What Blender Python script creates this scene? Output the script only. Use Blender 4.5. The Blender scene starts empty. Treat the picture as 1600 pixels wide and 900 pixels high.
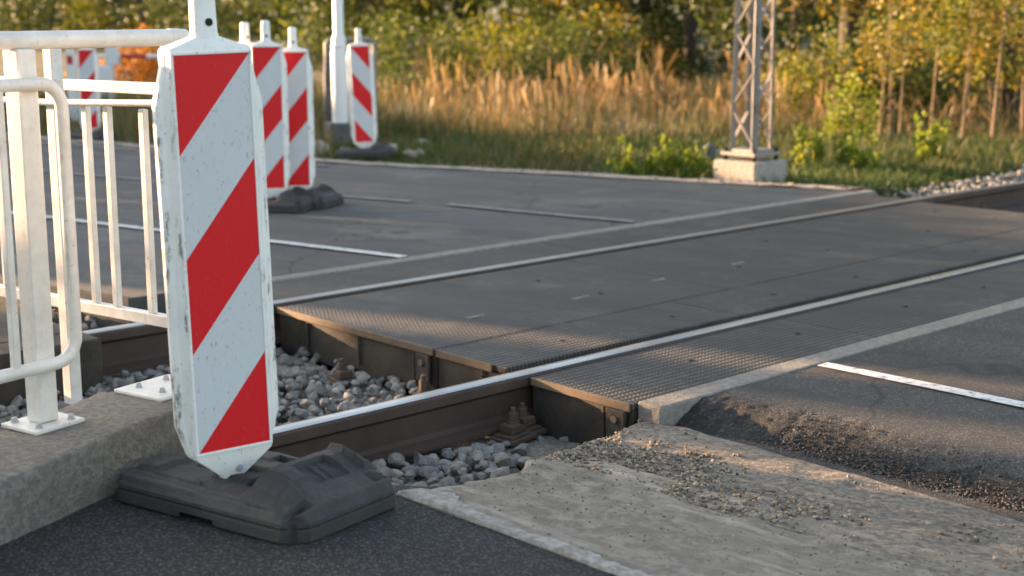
import bpy, bmesh, math, random
import numpy as np
from mathutils import Vector, Matrix
random.seed(7); rng = np.random.default_rng(11)
R = math.radians
scene = bpy.context.scene
C = scene.collection
# ------------------------------------------------------------------ camera and survey frame
F = 2222.0; CAMH = 1.15; TH = math.atan(432 / F); CT, ST = math.cos(TH), math.sin(TH)
def ray(u, v):
    a, b = (u - 800) / F, (v - 450) / F
    return Vector((a, CT - b * ST, -(b * CT + ST)))
def gz(u, v, z=0.0):                       # point of the plan seen at a bearing, on level z
    r = ray(u, v); k = (z - CAMH) / r.z
    return Vector((r.x * k, r.y * k, z))
def gy(u, v, Y):
    r = ray(u, v); k = Y / r.y
    return Vector((r.x * k, Y, CAMH + r.z * k))
TX, TY = 0.73449458, 0.67861456            # track direction
OX, OY = 0.0459, 4.4951
TANG = math.atan2(TY, TX)
def T(s, w, z=0.0): return Vector((OX + TX * s - TY * w, OY + TY * s + TX * w, z))
def SW(p):
    x, y = p[0] - OX, p[1] - OY
    return (TX * x + TY * y, -TY * x + TX * y)
def zf(s):                                  # level of the front pavement along the track
    xs = [-9, -2, -1.5, -.86, -.25, .1, 1.0, 9]; zs = [.10, .092, .082, .045, -.045, -.07, -.08, -.08]
    return float(np.interp(s, xs, zs))
def gs(u, v, dz=0.0):
    z = 0.0
    for _ in range(25):
        p = gz(u, v, z); z = .5 * z + .5 * (zf(SW(p)[0]) + dz)
    return gz(u, v, z)

# ------------------------------------------------------------------ materials
class NT:
    def __init__(s, name):
        s.m = bpy.data.materials.new(name); s.m.use_nodes = True
        s.t = s.m.node_tree; s.b = s.t.nodes['Principled BSDF']; s.n = s.t.nodes
        s.tc = s.n.new('ShaderNodeTexCoord'); s.co = s.tc.outputs['Object']
    def L(s, a, b): s.t.links.new(a, b)
    def mapping(s, scale=(1, 1, 1), rot=(0, 0, 0)):
        m = s.n.new('ShaderNodeMapping'); m.inputs['Scale'].default_value = scale; m.inputs['Rotation'].default_value = rot
        s.L(s.co, m.inputs[0]); return m.outputs[0]
    def aniso(s, ang, scale):
        a = s.n.new('ShaderNodeMapping'); a.inputs['Rotation'].default_value = (0, 0, -ang); s.L(s.co, a.inputs[0])
        b = s.n.new('ShaderNodeMapping'); b.inputs['Scale'].default_value = scale; s.L(a.outputs[0], b.inputs[0]); return b.outputs[0]
    def noise(s, scale, detail=4, rough=.55, co=None):
        n = s.n.new('ShaderNodeTexNoise'); n.inputs['Scale'].default_value = scale
        n.inputs['Detail'].default_value = detail; n.inputs['Roughness'].default_value = rough
        s.L(co or s.co, n.inputs['Vector']); return n.outputs['Fac']
    def voro(s, scale, out='Distance', co=None):
        n = s.n.new('ShaderNodeTexVoronoi'); n.inputs['Scale'].default_value = scale
        s.L(co or s.co, n.inputs['Vector']); return n.outputs[out]
    def ramp(s, fac, stops):
        r = s.n.new('ShaderNodeValToRGB'); e = r.color_ramp.elements
        while len(e) < len(stops): e.new(.5)
        for i, (p, c) in enumerate(stops):
            e[i].position = p
            e[i].color = (c, c, c, 1) if isinstance(c, (int, float)) else (*c, 1)
        s.L(fac, r.inputs[0]); return r.outputs[0]
    def mix(s, fac, a, b, mode='MIX'):
        m = s.n.new('ShaderNodeMix'); m.data_type = 'RGBA'; m.blend_type = mode
        for sock, v in ((m.inputs[0], fac), (m.inputs[6], a), (m.inputs[7], b)):
            if isinstance(v, bpy.types.NodeSocket): s.L(v, sock)
            elif isinstance(v, (int, float)): sock.default_value = v
            else: sock.default_value = (*v, 1)
        return m.outputs[2]
    def math(s, op, a, b=0.0, c=None):
        m = s.n.new('ShaderNodeMath'); m.operation = op
        for i, v in enumerate((a, b) if c is None else (a, b, c)):
            if isinstance(v, bpy.types.NodeSocket): s.L(v, m.inputs[i])
            else: m.inputs[i].default_value = v
        return m.outputs[0]
    def sep(s, co=None):
        x = s.n.new('ShaderNodeSeparateXYZ'); s.L(co or s.co, x.inputs[0]); return x.outputs
    def col(s, c):
        if isinstance(c, bpy.types.NodeSocket): s.L(c, s.b.inputs['Base Color'])
        else: s.b.inputs['Base Color'].default_value = (*c, 1)
    def set(s, **k):
        for a, v in k.items():
            i = s.b.inputs[a.replace('_', ' ')]
            if isinstance(v, bpy.types.NodeSocket): s.L(v, i)
            else: i.default_value = v
    def bump(s, h, strength=.5, dist=.01, prev=None):
        b = s.n.new('ShaderNodeBump'); b.inputs['Strength'].default_value = strength; b.inputs['Distance'].default_value = dist
        s.L(h, b.inputs['Height'])
        if prev: s.L(prev, b.inputs['Normal'])
        s.L(b.outputs[0], s.b.inputs['Normal']); return b.outputs[0]

M = {}
def asphalt(name, c0, c1, spk, rough=.85, big=.9, bs=.9, agg=160, wear=False):
    k = NT(name); n1 = k.noise(big, 5, .6); n2 = k.noise(55, 3); v = k.voro(agg, 'Color')
    vx = k.sep(v)[0]
    c = k.mix(k.ramp(n1, [(.3, 0), (.7, 1)]), c0, c1)
    c = k.mix(k.ramp(vx, [(.70, 0), (.98, .8)]), c, spk)
    c = k.mix(k.math('MULTIPLY', n2, .55), c, (c0[0] * .35, c0[1] * .35, c0[2] * .35))
    if wear:
        an = k.aniso(R(147), (.35, 2.2, 1)); w1 = k.noise(1.6, 5, .6, an); w2 = k.noise(.9, 6, .7); w3 = k.noise(5, 6, .75, an)
        c = k.mix(k.ramp(w1, [(.40, .55), (.56, 0)]), c, (c0[0] * .55, c0[1] * .55, c0[2] * .56))
        c = k.mix(k.ramp(w2, [(.54, 0), (.68, .6)]), c, (c1[0] * 1.35, c1[1] * 1.3, c1[2] * 1.22))
        c = k.mix(k.ramp(w3, [(.58, 0), (.70, .4)]), c, (c1[0] * 1.5, c1[1] * 1.42, c1[2] * 1.3))
        cr = k.n.new('ShaderNodeTexVoronoi'); cr.feature = 'DISTANCE_TO_EDGE'; cr.inputs['Scale'].default_value = .55; wp = k.n.new('ShaderNodeVectorMath'); wp.operation = 'ADD'
        nz = k.n.new('ShaderNodeTexNoise'); nz.inputs['Scale'].default_value = 1.7; k.L(k.co, nz.inputs['Vector']); k.L(k.co, wp.inputs[0]); k.L(nz.outputs['Color'], wp.inputs[1]); k.L(wp.outputs[0], cr.inputs['Vector'])
        c = k.mix(k.ramp(cr.outputs['Distance'], [(0, .75), (.012, 0)]), c, (c0[0] * .3, c0[1] * .3, c0[2] * .3))
    k.col(c); k.set(Roughness=rough)
    h = k.math('ADD', k.math('MULTIPLY', vx, .6), k.noise(220, 2))
    b = k.bump(h, bs, .006); k.bump(k.noise(9, 4), .25, .02, b)
    M[name] = k.m
asphalt('front_asphalt', (.017, .017, .0175), (.031, .030, .030), (.20, .195, .19), bs=1.4, agg=240)
asphalt('near_asphalt', (.042, .0417, .042), (.066, .064, .063), (.22, .2, .18), wear=True, big=1.3, bs=1.0, agg=210)
asphalt('lip_asphalt', (.024, .023, .022), (.040, .038, .036), (.13, .11, .09), big=3, bs=1.4, agg=150)
asphalt('far_asphalt', (.080, .079, .079), (.122, .119, .117), (.17, .166, .16), big=.45, bs=.5, wear=True)

def concrete(name, c0, c1, dark, scale=2.5, bs=.5, rough=.9, moss=None):
    k = NT(name); n1 = k.noise(scale, 6, .65); n2 = k.noise(scale * 9, 5, .7); n3 = k.noise(120, 3)
    c = k.mix(k.ramp(n1, [(.32, 0), (.68, 1)]), c0, c1)
    c = k.mix(k.ramp(n2, [(.42, .8), (.58, 0)]), c, dark)
    if moss: c = k.mix(k.ramp(k.noise(scale * 2.3, 6, .7), [(.52, 0), (.68, .8)]), c, moss)
    if name == 'slab_concrete':
        an = k.aniso(R(-43), (.35, 3.2, 1)); w1 = k.noise(2.2, 6, .7, an); w2 = k.noise(5, 5, .7, an)
        c = k.mix(k.ramp(w1, [(.40, .6), (.52, 0)]), c, (.17, .145, .115)); c = k.mix(k.ramp(w2, [(.55, 0), (.68, .6)]), c, (.42, .38, .32))
    k.col(c); k.set(Roughness=rough)
    b = k.bump(n2, bs, .02); k.bump(n3, .5, .004, b); M[name] = k.m
concrete('kerb_concrete', (.20, .182, .158), (.265, .243, .212), (.13, .115, .096), 6, .9, moss=(.17, .14, .11))
concrete('beam_concrete', (.205, .188, .165), (.255, .235, .208), (.15, .134, .115), 4, .25)
concrete('slab_concrete', (.22, .187, .15), (.31, .27, .22), (.125, .105, .082), 2.2, .55, moss=(.20, .165, .125))
concrete('band_concrete', (.31, .29, .265), (.43, .41, .38), (.20, .175, .15), 5, .4)
concrete('block_concrete', (.30, .275, .24), (.40, .37, .33), (.16, .15, .13), 6, .3)
concrete('sleeper_concrete', (.27, .235, .19), (.36, .32, .265), (.13, .11, .085), 8, .5)
concrete('dark_concrete', (.10, .10, .10), (.15, .15, .145), (.05, .05, .05), 5, .3)
concrete('gravel_bed', (.19, .165, .135), (.27, .235, .19), (.08, .066, .052), 5, .7)
concrete('sand', (.30, .25, .19), (.38, .32, .25), (.15, .12, .09), 8, .9)
concrete('pale_gravel', (.38, .34, .29), (.48, .43, .37), (.22, .19, .16), 14, .5)

def stone():
    k = NT('ballast_stone'); a = k.n.new('ShaderNodeAttribute'); a.attribute_name = 'tint'
    r = k.ramp(a.outputs['Fac'], [(0, (.10, .10, .10)), (.3, (.21, .208, .205)), (.6, (.30, .295, .285)), (.8, (.36, .33, .285)), (1, (.46, .43, .39))])
    c = k.mix(k.ramp(k.noise(38, 5, .7), [(.35, .65), (.62, 0)]), r, (.09, .085, .08))
    c = k.mix(k.ramp(k.noise(14, 3), [(.58, 0), (.72, .5)]), c, (.30, .30, .31))
    c = k.mix(k.ramp(k.noise(3.5, 5, .7), [(.48, 0), (.72, .4)]), c, (.20, .175, .145))
    k.col(c); k.set(Roughness=.88); k.bump(k.noise(70, 5, .7), .9, .008); M['stone'] = k.m
stone()
def painted_line():
    k = NT('line_paint'); w = k.noise(30, 6, .75); c = k.mix(k.ramp(w, [(.36, 1), (.5, 0)]), (.62, .62, .60), (.16, .155, .15))
    k.col(c); k.set(Roughness=.75); k.bump(k.noise(150, 3), .5, .004); M['line'] = k.m
    k = NT('worn_line_paint'); w = k.noise(16, 6, .75); c = k.mix(k.ramp(w, [(.38, 1), (.60, 0)]), (.27, .26, .245), (.12, .117, .113))
    k.col(c); k.set(Roughness=.8); M['worn_line'] = k.m
painted_line()
def panel_rubber():
    k = NT('panel_rubber')
    xyz = k.sep(k.mapping((1, 1, 1)))
    a = k.math('ADD', xyz[0], k.math('MULTIPLY', xyz[1], .62)); b = k.math('SUBTRACT', xyz[0], k.math('MULTIPLY', xyz[1], .62))
    f = 2 * math.pi / .036
    sa = k.math('SINE', k.math('MULTIPLY', a, f)); sb = k.math('SINE', k.math('MULTIPLY', b, f))
    d = k.math('MULTIPLY', sa, sb)
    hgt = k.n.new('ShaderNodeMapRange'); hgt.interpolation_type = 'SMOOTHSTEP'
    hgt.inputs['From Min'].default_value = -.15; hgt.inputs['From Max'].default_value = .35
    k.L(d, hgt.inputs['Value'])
    n1 = k.noise(1.1, 5, .6); n2 = k.noise(12, 5, .7)
    c = k.mix(k.ramp(n1, [(.3, 0), (.7, 1)]), (.058, .057, .058), (.095, .091, .089))
    c = k.mix(k.ramp(n2, [(.55, 0), (.75, .5)]), c, (.17, .15, .13))
    obi = k.n.new('ShaderNodeTexCoord'); geo = k.n.new('ShaderNodeNewGeometry'); k0 = k.co; k.co = geo.outputs['Position']
    an = k.aniso(R(150), (.3, 2.6, 1)); w1 = k.noise(1.8, 5, .65, an); w2 = k.noise(2.6, 6, .75); w3 = k.noise(40, 3, .6)
    c = k.mix(k.ramp(w1, [(.40, .7), (.56, 0)]), c, (.045, .042, .041))
    c = k.mix(k.ramp(w2, [(.53, 0), (.66, .55)]), c, (.19, .17, .145))
    c = k.mix(k.ramp(w3, [(.62, 0), (.74, .5)]), c, (.22, .19, .16)); k.co = k0
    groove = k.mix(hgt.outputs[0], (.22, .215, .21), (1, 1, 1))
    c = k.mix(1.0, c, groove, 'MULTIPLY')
    k.col(c); k.set(Roughness=.62, Specular_IOR_Level=.4)
    b1 = k.bump(hgt.outputs[0], 1.0, .0055); k.bump(n2, .3, .004, b1); M['panel'] = k.m
    k = NT('panel_edge_rubber'); n1 = k.noise(7, 6, .7); n2 = k.noise(30, 5, .7)
    c = k.mix(k.ramp(n1, [(.35, 0), (.68, 1)]), (.014, .0125, .011), (.052, .042, .030))
    c = k.mix(k.ramp(n2, [(.6, 0), (.72, .7)]), c, (.075, .058, .038))
    k.col(c); k.set(Roughness=.8); k.bump(n2, .5, .008); M['panel_edge'] = k.m
    k = NT('panel_trim_rust'); n2 = k.noise(25, 5, .7)
    k.col(k.mix(n2, (.05, .04, .032), (.17, .115, .07))); k.set(Roughness=.8); k.bump(n2, .4, .004); M['trim'] = k.m
panel_rubber()
def metals():
    k = NT('rail_rust'); n1 = k.noise(4, 6, .7, k.mapping((1, 1, 1))); n2 = k.noise(60, 4, .7)
    c = k.mix(k.ramp(n1, [(.3, 0), (.7, 1)]), (.034, .022, .018), (.078, .048, .036))
    c = k.mix(k.ramp(k.noise(14, 6, .8), [(.64, 0), (.74, .5)]), c, (.22, .19, .17))
    k.col(c); k.set(Roughness=.72, Metallic=.15); k.bump(n2, .35, .004); M['rail_rust'] = k.m
    k = NT('rail_steel'); n = k.noise(3, 3, .5)
    k.col(k.mix(k.ramp(n, [(.35, 0), (.65, 1)]), (.34, .325, .31), (.52, .51, .50))); k.set(Metallic=.9, Roughness=k.ramp(n, [(.3, .36), (.7, .26)])); M['rail_steel'] = k.m
    k = NT('rail_dull'); n = k.noise(1.5, 4, .6); k.col(k.mix(n, (.22, .19, .17), (.46, .44, .42))); k.set(Metallic=.85, Roughness=.36); M['rail_dull'] = k.m
    k = NT('clip_rust'); n2 = k.noise(30, 5, .7)
    k.col(k.mix(n2, (.04, .027, .02), (.115, .075, .052))); k.set(Roughness=.8); k.bump(n2, .5, .004); M['clip'] = k.m
    k = NT('zinc'); n2 = k.noise(14, 5, .7)
    k.col(k.mix(n2, (.34, .35, .36), (.5, .5, .5))); k.set(Roughness=.5, Metallic=.35); M['zinc'] = k.m
    k = NT('rail_white_paint'); n1 = k.noise(9, 6, .75); n2 = k.noise(40, 5, .8)
    c = k.mix(k.ramp(n1, [(.38, 0), (.64, .75)]), (.72, .70, .665), (.54, .505, .45))
    c = k.mix(k.ramp(n2, [(.62, 0), (.70, .8)]), c, (.27, .20, .14))
    c = k.mix(k.ramp(k.noise(60, 4, .8, k.mapping((1, 1, .12))), [(.60, 0), (.72, .55)]), c, (.36, .31, .25))
    k.col(c); k.set(Roughness=.38); k.bump(k.noise(25, 3), .08, .01); M['white_paint'] = k.m
    k = NT('mast_paint'); n1 = k.noise(5, 5, .7)
    k.col(k.mix(n1, (.17, .16, .145), (.27, .25, .225))); k.set(Roughness=.55, Metallic=.2); M['mast'] = k.m
    k = NT('pole_white'); k.col(k.mix(k.noise(5, 5), (.66, .67, .68), (.75, .75, .75))); k.set(Roughness=.4); M['pole'] = k.m
metals()
def beacon_mats():
    k = NT('beacon_plastic')
    st = k.mapping((1, 1, .22))
    d1 = k.noise(34, 6, .8, st); d2 = k.noise(120, 3, .7); d3 = k.noise(7, 5, .7)
    c = k.mix(k.ramp(d3, [(.4, 0), (.75, .55)]), (.80, .79, .76), (.63, .61, .565))
    c = k.mix(k.ramp(d1, [(.60, 0), (.68, .85)]), c, (.17, .13, .10))
    c = k.mix(k.ramp(d2, [(.65, 0), (.72, .8)]), c, (.16, .13, .11))
    ax_ = k.math('ABSOLUTE', k.sep()[0]); e1 = k.ramp(k.math('ABSOLUTE', k.math('SUBTRACT', ax_, .0945)), [(0, 1), (.006, 0)]); e2 = k.ramp(ax_, [(.108, 0), (.114, 1)])
    sc = k.ramp(k.noise(30, 6, .8, k.mapping((1, 1, .35))), [(.52, 0), (.60, .9)]); ed = k.math('MULTIPLY', k.math('MAXIMUM', e1, e2), sc)
    c = k.mix(ed, c, (.13, .10, .08))
    k.col(c); k.set(Roughness=.45); k.bump(d3, .1, .01); M['beacon'] = k.m
    for nm, a, b, sp in (('sheet_red', (.68, .010, .014), (.58, .008, .013), (.50, .06, .05)), ('sheet_white', (.60, .615, .635), (.52, .535, .55), (.22, .20, .18))):
        k = NT(nm)
        n1 = k.noise(5, 5, .7); n2 = k.noise(150, 3, .75, k.mapping((1, 1, .45))); n3 = k.noise(16, 5, .8, k.mapping((3, 3, .35)))
        c = k.mix(n1, a, b)
        c = k.mix(k.ramp(n2, [(.60, 0), (.70, .75)]), c, sp)
        c = k.mix(k.ramp(n3, [(.6, 0), (.8, .25)]), c, sp)
        k.col(c); k.set(Roughness=.5, Specular_IOR_Level=.3); M[nm] = k.m
    k = NT('foot_rubber'); n1 = k.noise(7, 6, .75); n2 = k.noise(60, 5, .8)
    c = k.mix(k.ramp(n1, [(.35, 0), (.7, 1)]), (.020, .020, .021), (.052, .050, .049))
    c = k.mix(k.ramp(n2, [(.6, 0), (.75, .5)]), c, (.12, .115, .105))
    k.col(c); k.set(Roughness=.6); k.bump(k.math('ADD', k.noise(130, 4, .85), n2), .9, .005); M['foot'] = k.m
    k = NT('dark_hole'); k.col((.015, .013, .012)); k.set(Roughness=.9); M['dark'] = k.m
    k = NT('red_paint'); k.col((.45, .02, .02)); k.set(Roughness=.5); M['red'] = k.m
beacon_mats()
def leafmat(name, cols, trans=.45, rough=.6):
    m = bpy.data.materials.new(name); m.use_nodes = True; t = m.node_tree; n = t.nodes
    a = n.new('ShaderNodeAttribute'); a.attribute_name = 'tint'
    r = n.new('ShaderNodeValToRGB'); e = r.color_ramp.elements
    while len(e) < len(cols): e.new(.5)
    for i, (p, c) in enumerate(cols): e[i].position = p; e[i].color = (*c, 1)
    t.links.new(a.outputs['Fac'], r.inputs[0])
    b = n['Principled BSDF']; b.inputs['Roughness'].default_value = rough; t.links.new(r.outputs[0], b.inputs['Base Color'])
    tr = n.new('ShaderNodeBsdfTranslucent'); t.links.new(r.outputs[0], tr.inputs['Color'])
    mx = n.new('ShaderNodeMixShader'); mx.inputs[0].default_value = trans
    t.links.new(b.outputs[0], mx.inputs[1]); t.links.new(tr.outputs[0], mx.inputs[2])
    t.links.new(mx.outputs[0], n['Material Output'].inputs['Surface']); M[name] = m
leafmat('leaf_dark', [(0, (.022, .038, .010)), (.6, (.06, .08, .014)), (1, (.15, .14, .02))])
leafmat('leaf_green', [(0, (.032, .058, .010)), (.6, (.085, .115, .015)), (1, (.22, .20, .02))])
leafmat('leaf_yellow', [(0, (.07, .10, .012)), (.5, (.16, .17, .016)), (1, (.34, .27, .022))])
leafmat('leaf_gold', [(0, (.09, .085, .012)), (.5, (.19, .145, .015)), (1, (.40, .25, .022))])
leafmat('leaf_orange', [(0, (.22, .09, .012)), (.5, (.34, .13, .014)), (1, (.42, .22, .02))])
leafmat('leaf_weed', [(0, (.10, .16, .015)), (.5, (.20, .24, .018)), (1, (.34, .32, .02))])
leafmat('grass_green', [(0, (.035, .065, .012)), (.6, (.065, .105, .016)), (1, (.13, .14, .03))], .35)
leafmat('grass_dry', [(0, (.10, .066, .028)), (.5, (.21, .135, .055)), (1, (.37, .24, .095))], .4)
leafmat('grass_mixed', [(0, (.04, .06, .014)), (.5, (.10, .095, .03)), (1, (.22, .15, .055))], .4)
leafmat('chip', [(0, (.06, .05, .04)), (.5, (.20, .16, .115)), (1, (.38, .31, .23))], .02, .9)
leafmat('asphalt_crumb', [(0, (.018, .017, .016)), (.6, (.04, .037, .035)), (1, (.12, .10, .08))], .0, .8)
def bark(name, a, b):
    k = NT(name); n = k.noise(12, 6, .7, k.mapping((1, 1, .25))); k.col(k.mix(n, a, b)); k.set(Roughness=.9); k.bump(n, .7, .02); M[name] = k.m
bark('bark_dark', (.025, .02, .015), (.07, .055, .04)); bark('bark_tan', (.14, .095, .055), (.26, .18, .11))
def earth():
    k = NT('earth'); n1 = k.noise(.5, 5, .6); n2 = k.noise(6, 6, .7)
    c = k.mix(k.ramp(n1, [(.35, 0), (.65, 1)]), (.05, .062, .02), (.11, .085, .05))
    c = k.mix(k.ramp(n2, [(.45, 0), (.7, .7)]), c, (.08, .065, .045)); k.col(c); k.set(Roughness=.95); k.bump(n2, .8, .04); M['earth'] = k.m
    k = NT('bed_dark'); n2 = k.noise(20, 6, .7); k.col(k.mix(n2, (.03, .028, .026), (.09, .085, .08))); k.set(Roughness=.95); k.bump(n2, .9, .03); M['bed'] = k.m
earth()

# ------------------------------------------------------------------ mesh helpers
def link(o, parent=None):
    C.objects.link(o)
    if parent is not None: o.parent = parent
    return o
def tag(o, label=None, cat=None, group=None, kind=None):
    if label: o['label'] = label
    if cat: o['category'] = cat
    if group: o['group'] = group
    if kind: o['kind'] = kind
    return o
def thing(name, label, cat, loc=(0, 0, 0), rz=0.0, group=None):
    o = bpy.data.objects.new(name, None); C.objects.link(o); o.location = loc; o.rotation_euler = (0, 0, rz)
    o.empty_display_size = .1
    return tag(o, label, cat, group)
def copy_tree(o, parent=None):
    c = o.copy(); C.objects.link(c); c.parent = parent
    for ch in [x for x in o.children]: copy_tree(ch, c)
    return c
class MB:
    def __init__(s): s.v = []; s.f = []; s.mi = []
    def add(s, vs, fs, m=0):
        k = len(s.v); s.v += [tuple(p) for p in vs]; s.f += [tuple(i + k for i in f) for f in fs]; s.mi += [m] * len(fs); return s
    def box(s, c, size, rz=0.0, m=0, mat=None):
        x, y, z = (d / 2 for d in size); P = [Vector((a * x, b * y, d * z)) for d in (-1, 1) for a, b in ((-1, -1), (1, -1), (1, 1), (-1, 1))]
        A = mat or Matrix.Rotation(rz, 3, 'Z')
        return s.add([A @ p + Vector(c) for p in P], [(3, 2, 1, 0), (4, 5, 6, 7), (0, 1, 5, 4), (1, 2, 6, 5), (2, 3, 7, 6), (3, 0, 4, 7)], m)
    def bar(s, a, b, w, h=None, m=0, roll=0.0):     # square bar from a to b
        a, b = Vector(a), Vector(b); d = b - a; q = d.to_track_quat('Z', 'Y').to_matrix() @ Matrix.Rotation(roll, 3, 'Z')
        return s.box((a + b) / 2, (w, h or w, d.length), m=m, mat=q)
    def tube(s, pts, r, n=12, m=0, cap=True):
        pts = [Vector(p) for p in pts]; rr = r if isinstance(r, (list, tuple)) else [r] * len(pts)
        k = len(s.v); up = None; vs = []
        for i, p in enumerate(pts):
            d = (pts[min(i + 1, len(pts) - 1)] - pts[max(i - 1, 0)]).normalized()
            if up is None: up = d.orthogonal().normalized()
            up = (up - d * up.dot(d)).normalized(); sd = d.cross(up)
            for j in range(n):
                a = 2 * math.pi * j / n; vs.append(p + (up * math.cos(a) + sd * math.sin(a)) * rr[i])
        fs = [(i * n + j, i * n + (j + 1) % n, (i + 1) * n + (j + 1) % n, (i + 1) * n + j) for i in range(len(pts) - 1) for j in range(n)]
        if cap: fs += [tuple(range(n - 1, -1, -1)), tuple(range((len(pts) - 1) * n, len(pts) * n))]
        return s.add(vs, fs, m)
    def loft(s, rings, m=0, cap=True):
        n = len(rings[0]); vs = [p for r in rings for p in r]
        fs = [(i * n + j, i * n + (j + 1) % n, (i + 1) * n + (j + 1) % n, (i + 1) * n + j) for i in range(len(rings) - 1) for j in range(n)]
        if cap: fs += [tuple(range(n - 1, -1, -1)), tuple(range((len(rings) - 1) * n, len(rings) * n))]
        return s.add(vs, fs, m)
    def lathe(s, prof, c=(0, 0, 0), n=16, m=0):
        rings = [[Vector((c[0] + r * math.cos(2 * math.pi * j / n), c[1] + r * math.sin(2 * math.pi * j / n), c[2] + z)) for j in range(n)] for r, z in prof]
        return s.loft(rings, m)
    def build(s, name, mats, parent=None, smooth=None, bevel=0.0):
        me = bpy.data.meshes.new(name); me.from_pydata(s.v, [], s.f)
        for mm in (mats if isinstance(mats, (list, tuple)) else [mats]): me.materials.append(mm)
        me.polygons.foreach_set('material_index', s.mi)
        if smooth is not None:
            me.polygons.foreach_set('use_smooth', [True] * len(s.f))
            me.set_sharp_from_angle(angle=R(smooth))
        me.update(); o = bpy.data.objects.new(name, me); link(o, parent)
        if bevel:
            b = o.modifiers.new('bevel', 'BEVEL'); b.width = bevel; b.segments = 2; b.limit_method = 'ANGLE'; b.angle_limit = R(35)
        return o
def np_mesh(name, V, Fc, mat, parent=None, tint=None, smooth=False):
    V = np.asarray(V, np.float32); Fc = np.asarray(Fc, np.int32); nf, k = Fc.shape
    me = bpy.data.meshes.new(name); me.vertices.add(len(V)); me.vertices.foreach_set('co', V.ravel())
    me.loops.add(nf * k); me.loops.foreach_set('vertex_index', Fc.ravel())
    me.polygons.add(nf); me.polygons.foreach_set('loop_start', np.arange(nf, dtype=np.int32) * k)
    me.polygons.foreach_set('use_smooth', [smooth] * nf)
    me.update(calc_edges=True)
    if tint is not None:
        a = me.attributes.new('tint', 'FLOAT', 'POINT'); a.data.foreach_set('value', np.asarray(tint, np.float32))
    for mm in (mat if isinstance(mat, list) else [mat]): me.materials.append(mm)
    o = bpy.data.objects.new(name, me); return link(o, parent)
def vnoise(x, y, seed=0):                    # smooth value noise, vectorised
    def h(i, j): 
        t = np.sin(i * 127.1 + j * 311.7 + seed * 74.7) * 43758.5453; return t - np.floor(t)
    i, j = np.floor(x), np.floor(y); fx, fy = x - i, y - j
    fx = fx * fx * (3 - 2 * fx); fy = fy * fy * (3 - 2 * fy)
    return (h(i, j) * (1 - fx) + h(i + 1, j) * fx) * (1 - fy) + (h(i, j + 1) * (1 - fx) + h(i + 1, j + 1) * fx) * fy
def fbm(x, y, seed=0, o=4):
    t = 0; a = .5
    for k in range(o): t = t + a * (vnoise(x * 2 ** k, y * 2 ** k, seed + k) - .5); a *= .5
    return t
def grid_np(name, Pfun, nu, nv, mat, smooth=True, kind='structure'):
    u, v = np.meshgrid(np.linspace(0, 1, nu), np.linspace(0, 1, nv)); P = Pfun(u.ravel(), v.ravel())
    idx = np.arange(nu * nv).reshape(nv, nu)
    Fc = np.stack([idx[:-1, :-1], idx[:-1, 1:], idx[1:, 1:], idx[1:, :-1]], -1).reshape(-1, 4)
    o = np_mesh(name, P, Fc, mat, smooth=smooth)
    if kind: o['kind'] = kind
    return o
def Tn(s, w, z): return np.stack([OX + TX * s - TY * w, OY + TY * s + TX * w, z], -1)

# ------------------------------------------------------------------ setting: ground, track bed, roads
prof = [(-400, -.14), (-3, -.14), (-1.2, -.34), (1.98, -.34), (2.3, -.11), (3.15, -.09), (14, -.06), (40, .1), (400, .3)]
def ground():
    m = MB(); S = [-400, -60, -20, -8, 0, 8, 20, 60, 400]
    vs = [T(s, w, z) for s in S for w, z in prof]; n = len(prof)
    m.add(vs, [(i * n + j, (i + 1) * n + j, (i + 1) * n + j + 1, i * n + j + 1) for i in range(len(S) - 1) for j in range(n - 1)])
    tag(m.build('ground', M['earth']), kind='structure')
ground()
def bed():
    m = MB()
    m.add([T(-9, -1.1, -.255), T(45, -1.1, -.255), T(45, 2.03, -.255), T(-9, 2.03, -.255)], [(0, 1, 2, 3)])
    tag(m.build('track_bed', M['bed']), kind='structure')
bed()
# far road beyond the crossing
def s_edge(w): return np.interp(w, [2.0, 5.94, 9.93, 60], [4.88, 3.315, 2.51, -9])
def s_left(w): return -.31 - .29 * (w - 1.9)
def far_road(u, v):
    w = 2.0 + 58 * v ** 2; s0 = s_left(w); s0 = np.where(w < 2.02, np.maximum(s0, -.34), s0); s1 = s_edge(w); s = s0 + (s1 - s0) * u
    z = -.006 + .006 * fbm(s * 1.2, w * 1.2, 3) - .0045 * w.clip(0, 12) * 0
    return Tn(s, w, z)
grid_np('road', far_road, 50, 80, M['far_asphalt'])
m = MB()                                     # its body, so the edges stand on the ground
for fn, d in ((s_left, -1), (s_edge, 1)):
    ws = np.linspace(2.0, 50, 40); q = [T(float(fn(w)), w, -.004) for w in ws] + [T(float(fn(w)) + .03 * d, w, -.30) for w in ws]
    m.add(q, [(i, i + 1, i + 41, i + 40) for i in range(39)])
m.add([T(-.36, 1.999, -.005), T(.05, 1.999, -.005), T(.05, 1.999, -.3), T(-.36, 1.999, -.3)], [(0, 1, 2, 3)])
tag(m.build('road_edge', M['far_asphalt']), kind='structure')
def shoulder(u, v):                          # pale gravel along the far edge
    w = 2.05 + 40 * v ** 1.6; s = s_edge(w) - .03 + (.50 + .16 * vnoise(w * 2, w * 0, 5)) * u
    z = np.where(u < .3, .003, .003 - .05 * (u - .3) / .7) + .02 * fbm(s * 9, w * 9, 2)
    return Tn(s, w, z)
grid_np('gravel_shoulder', shoulder, 8, 220, M['pale_gravel'])
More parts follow.
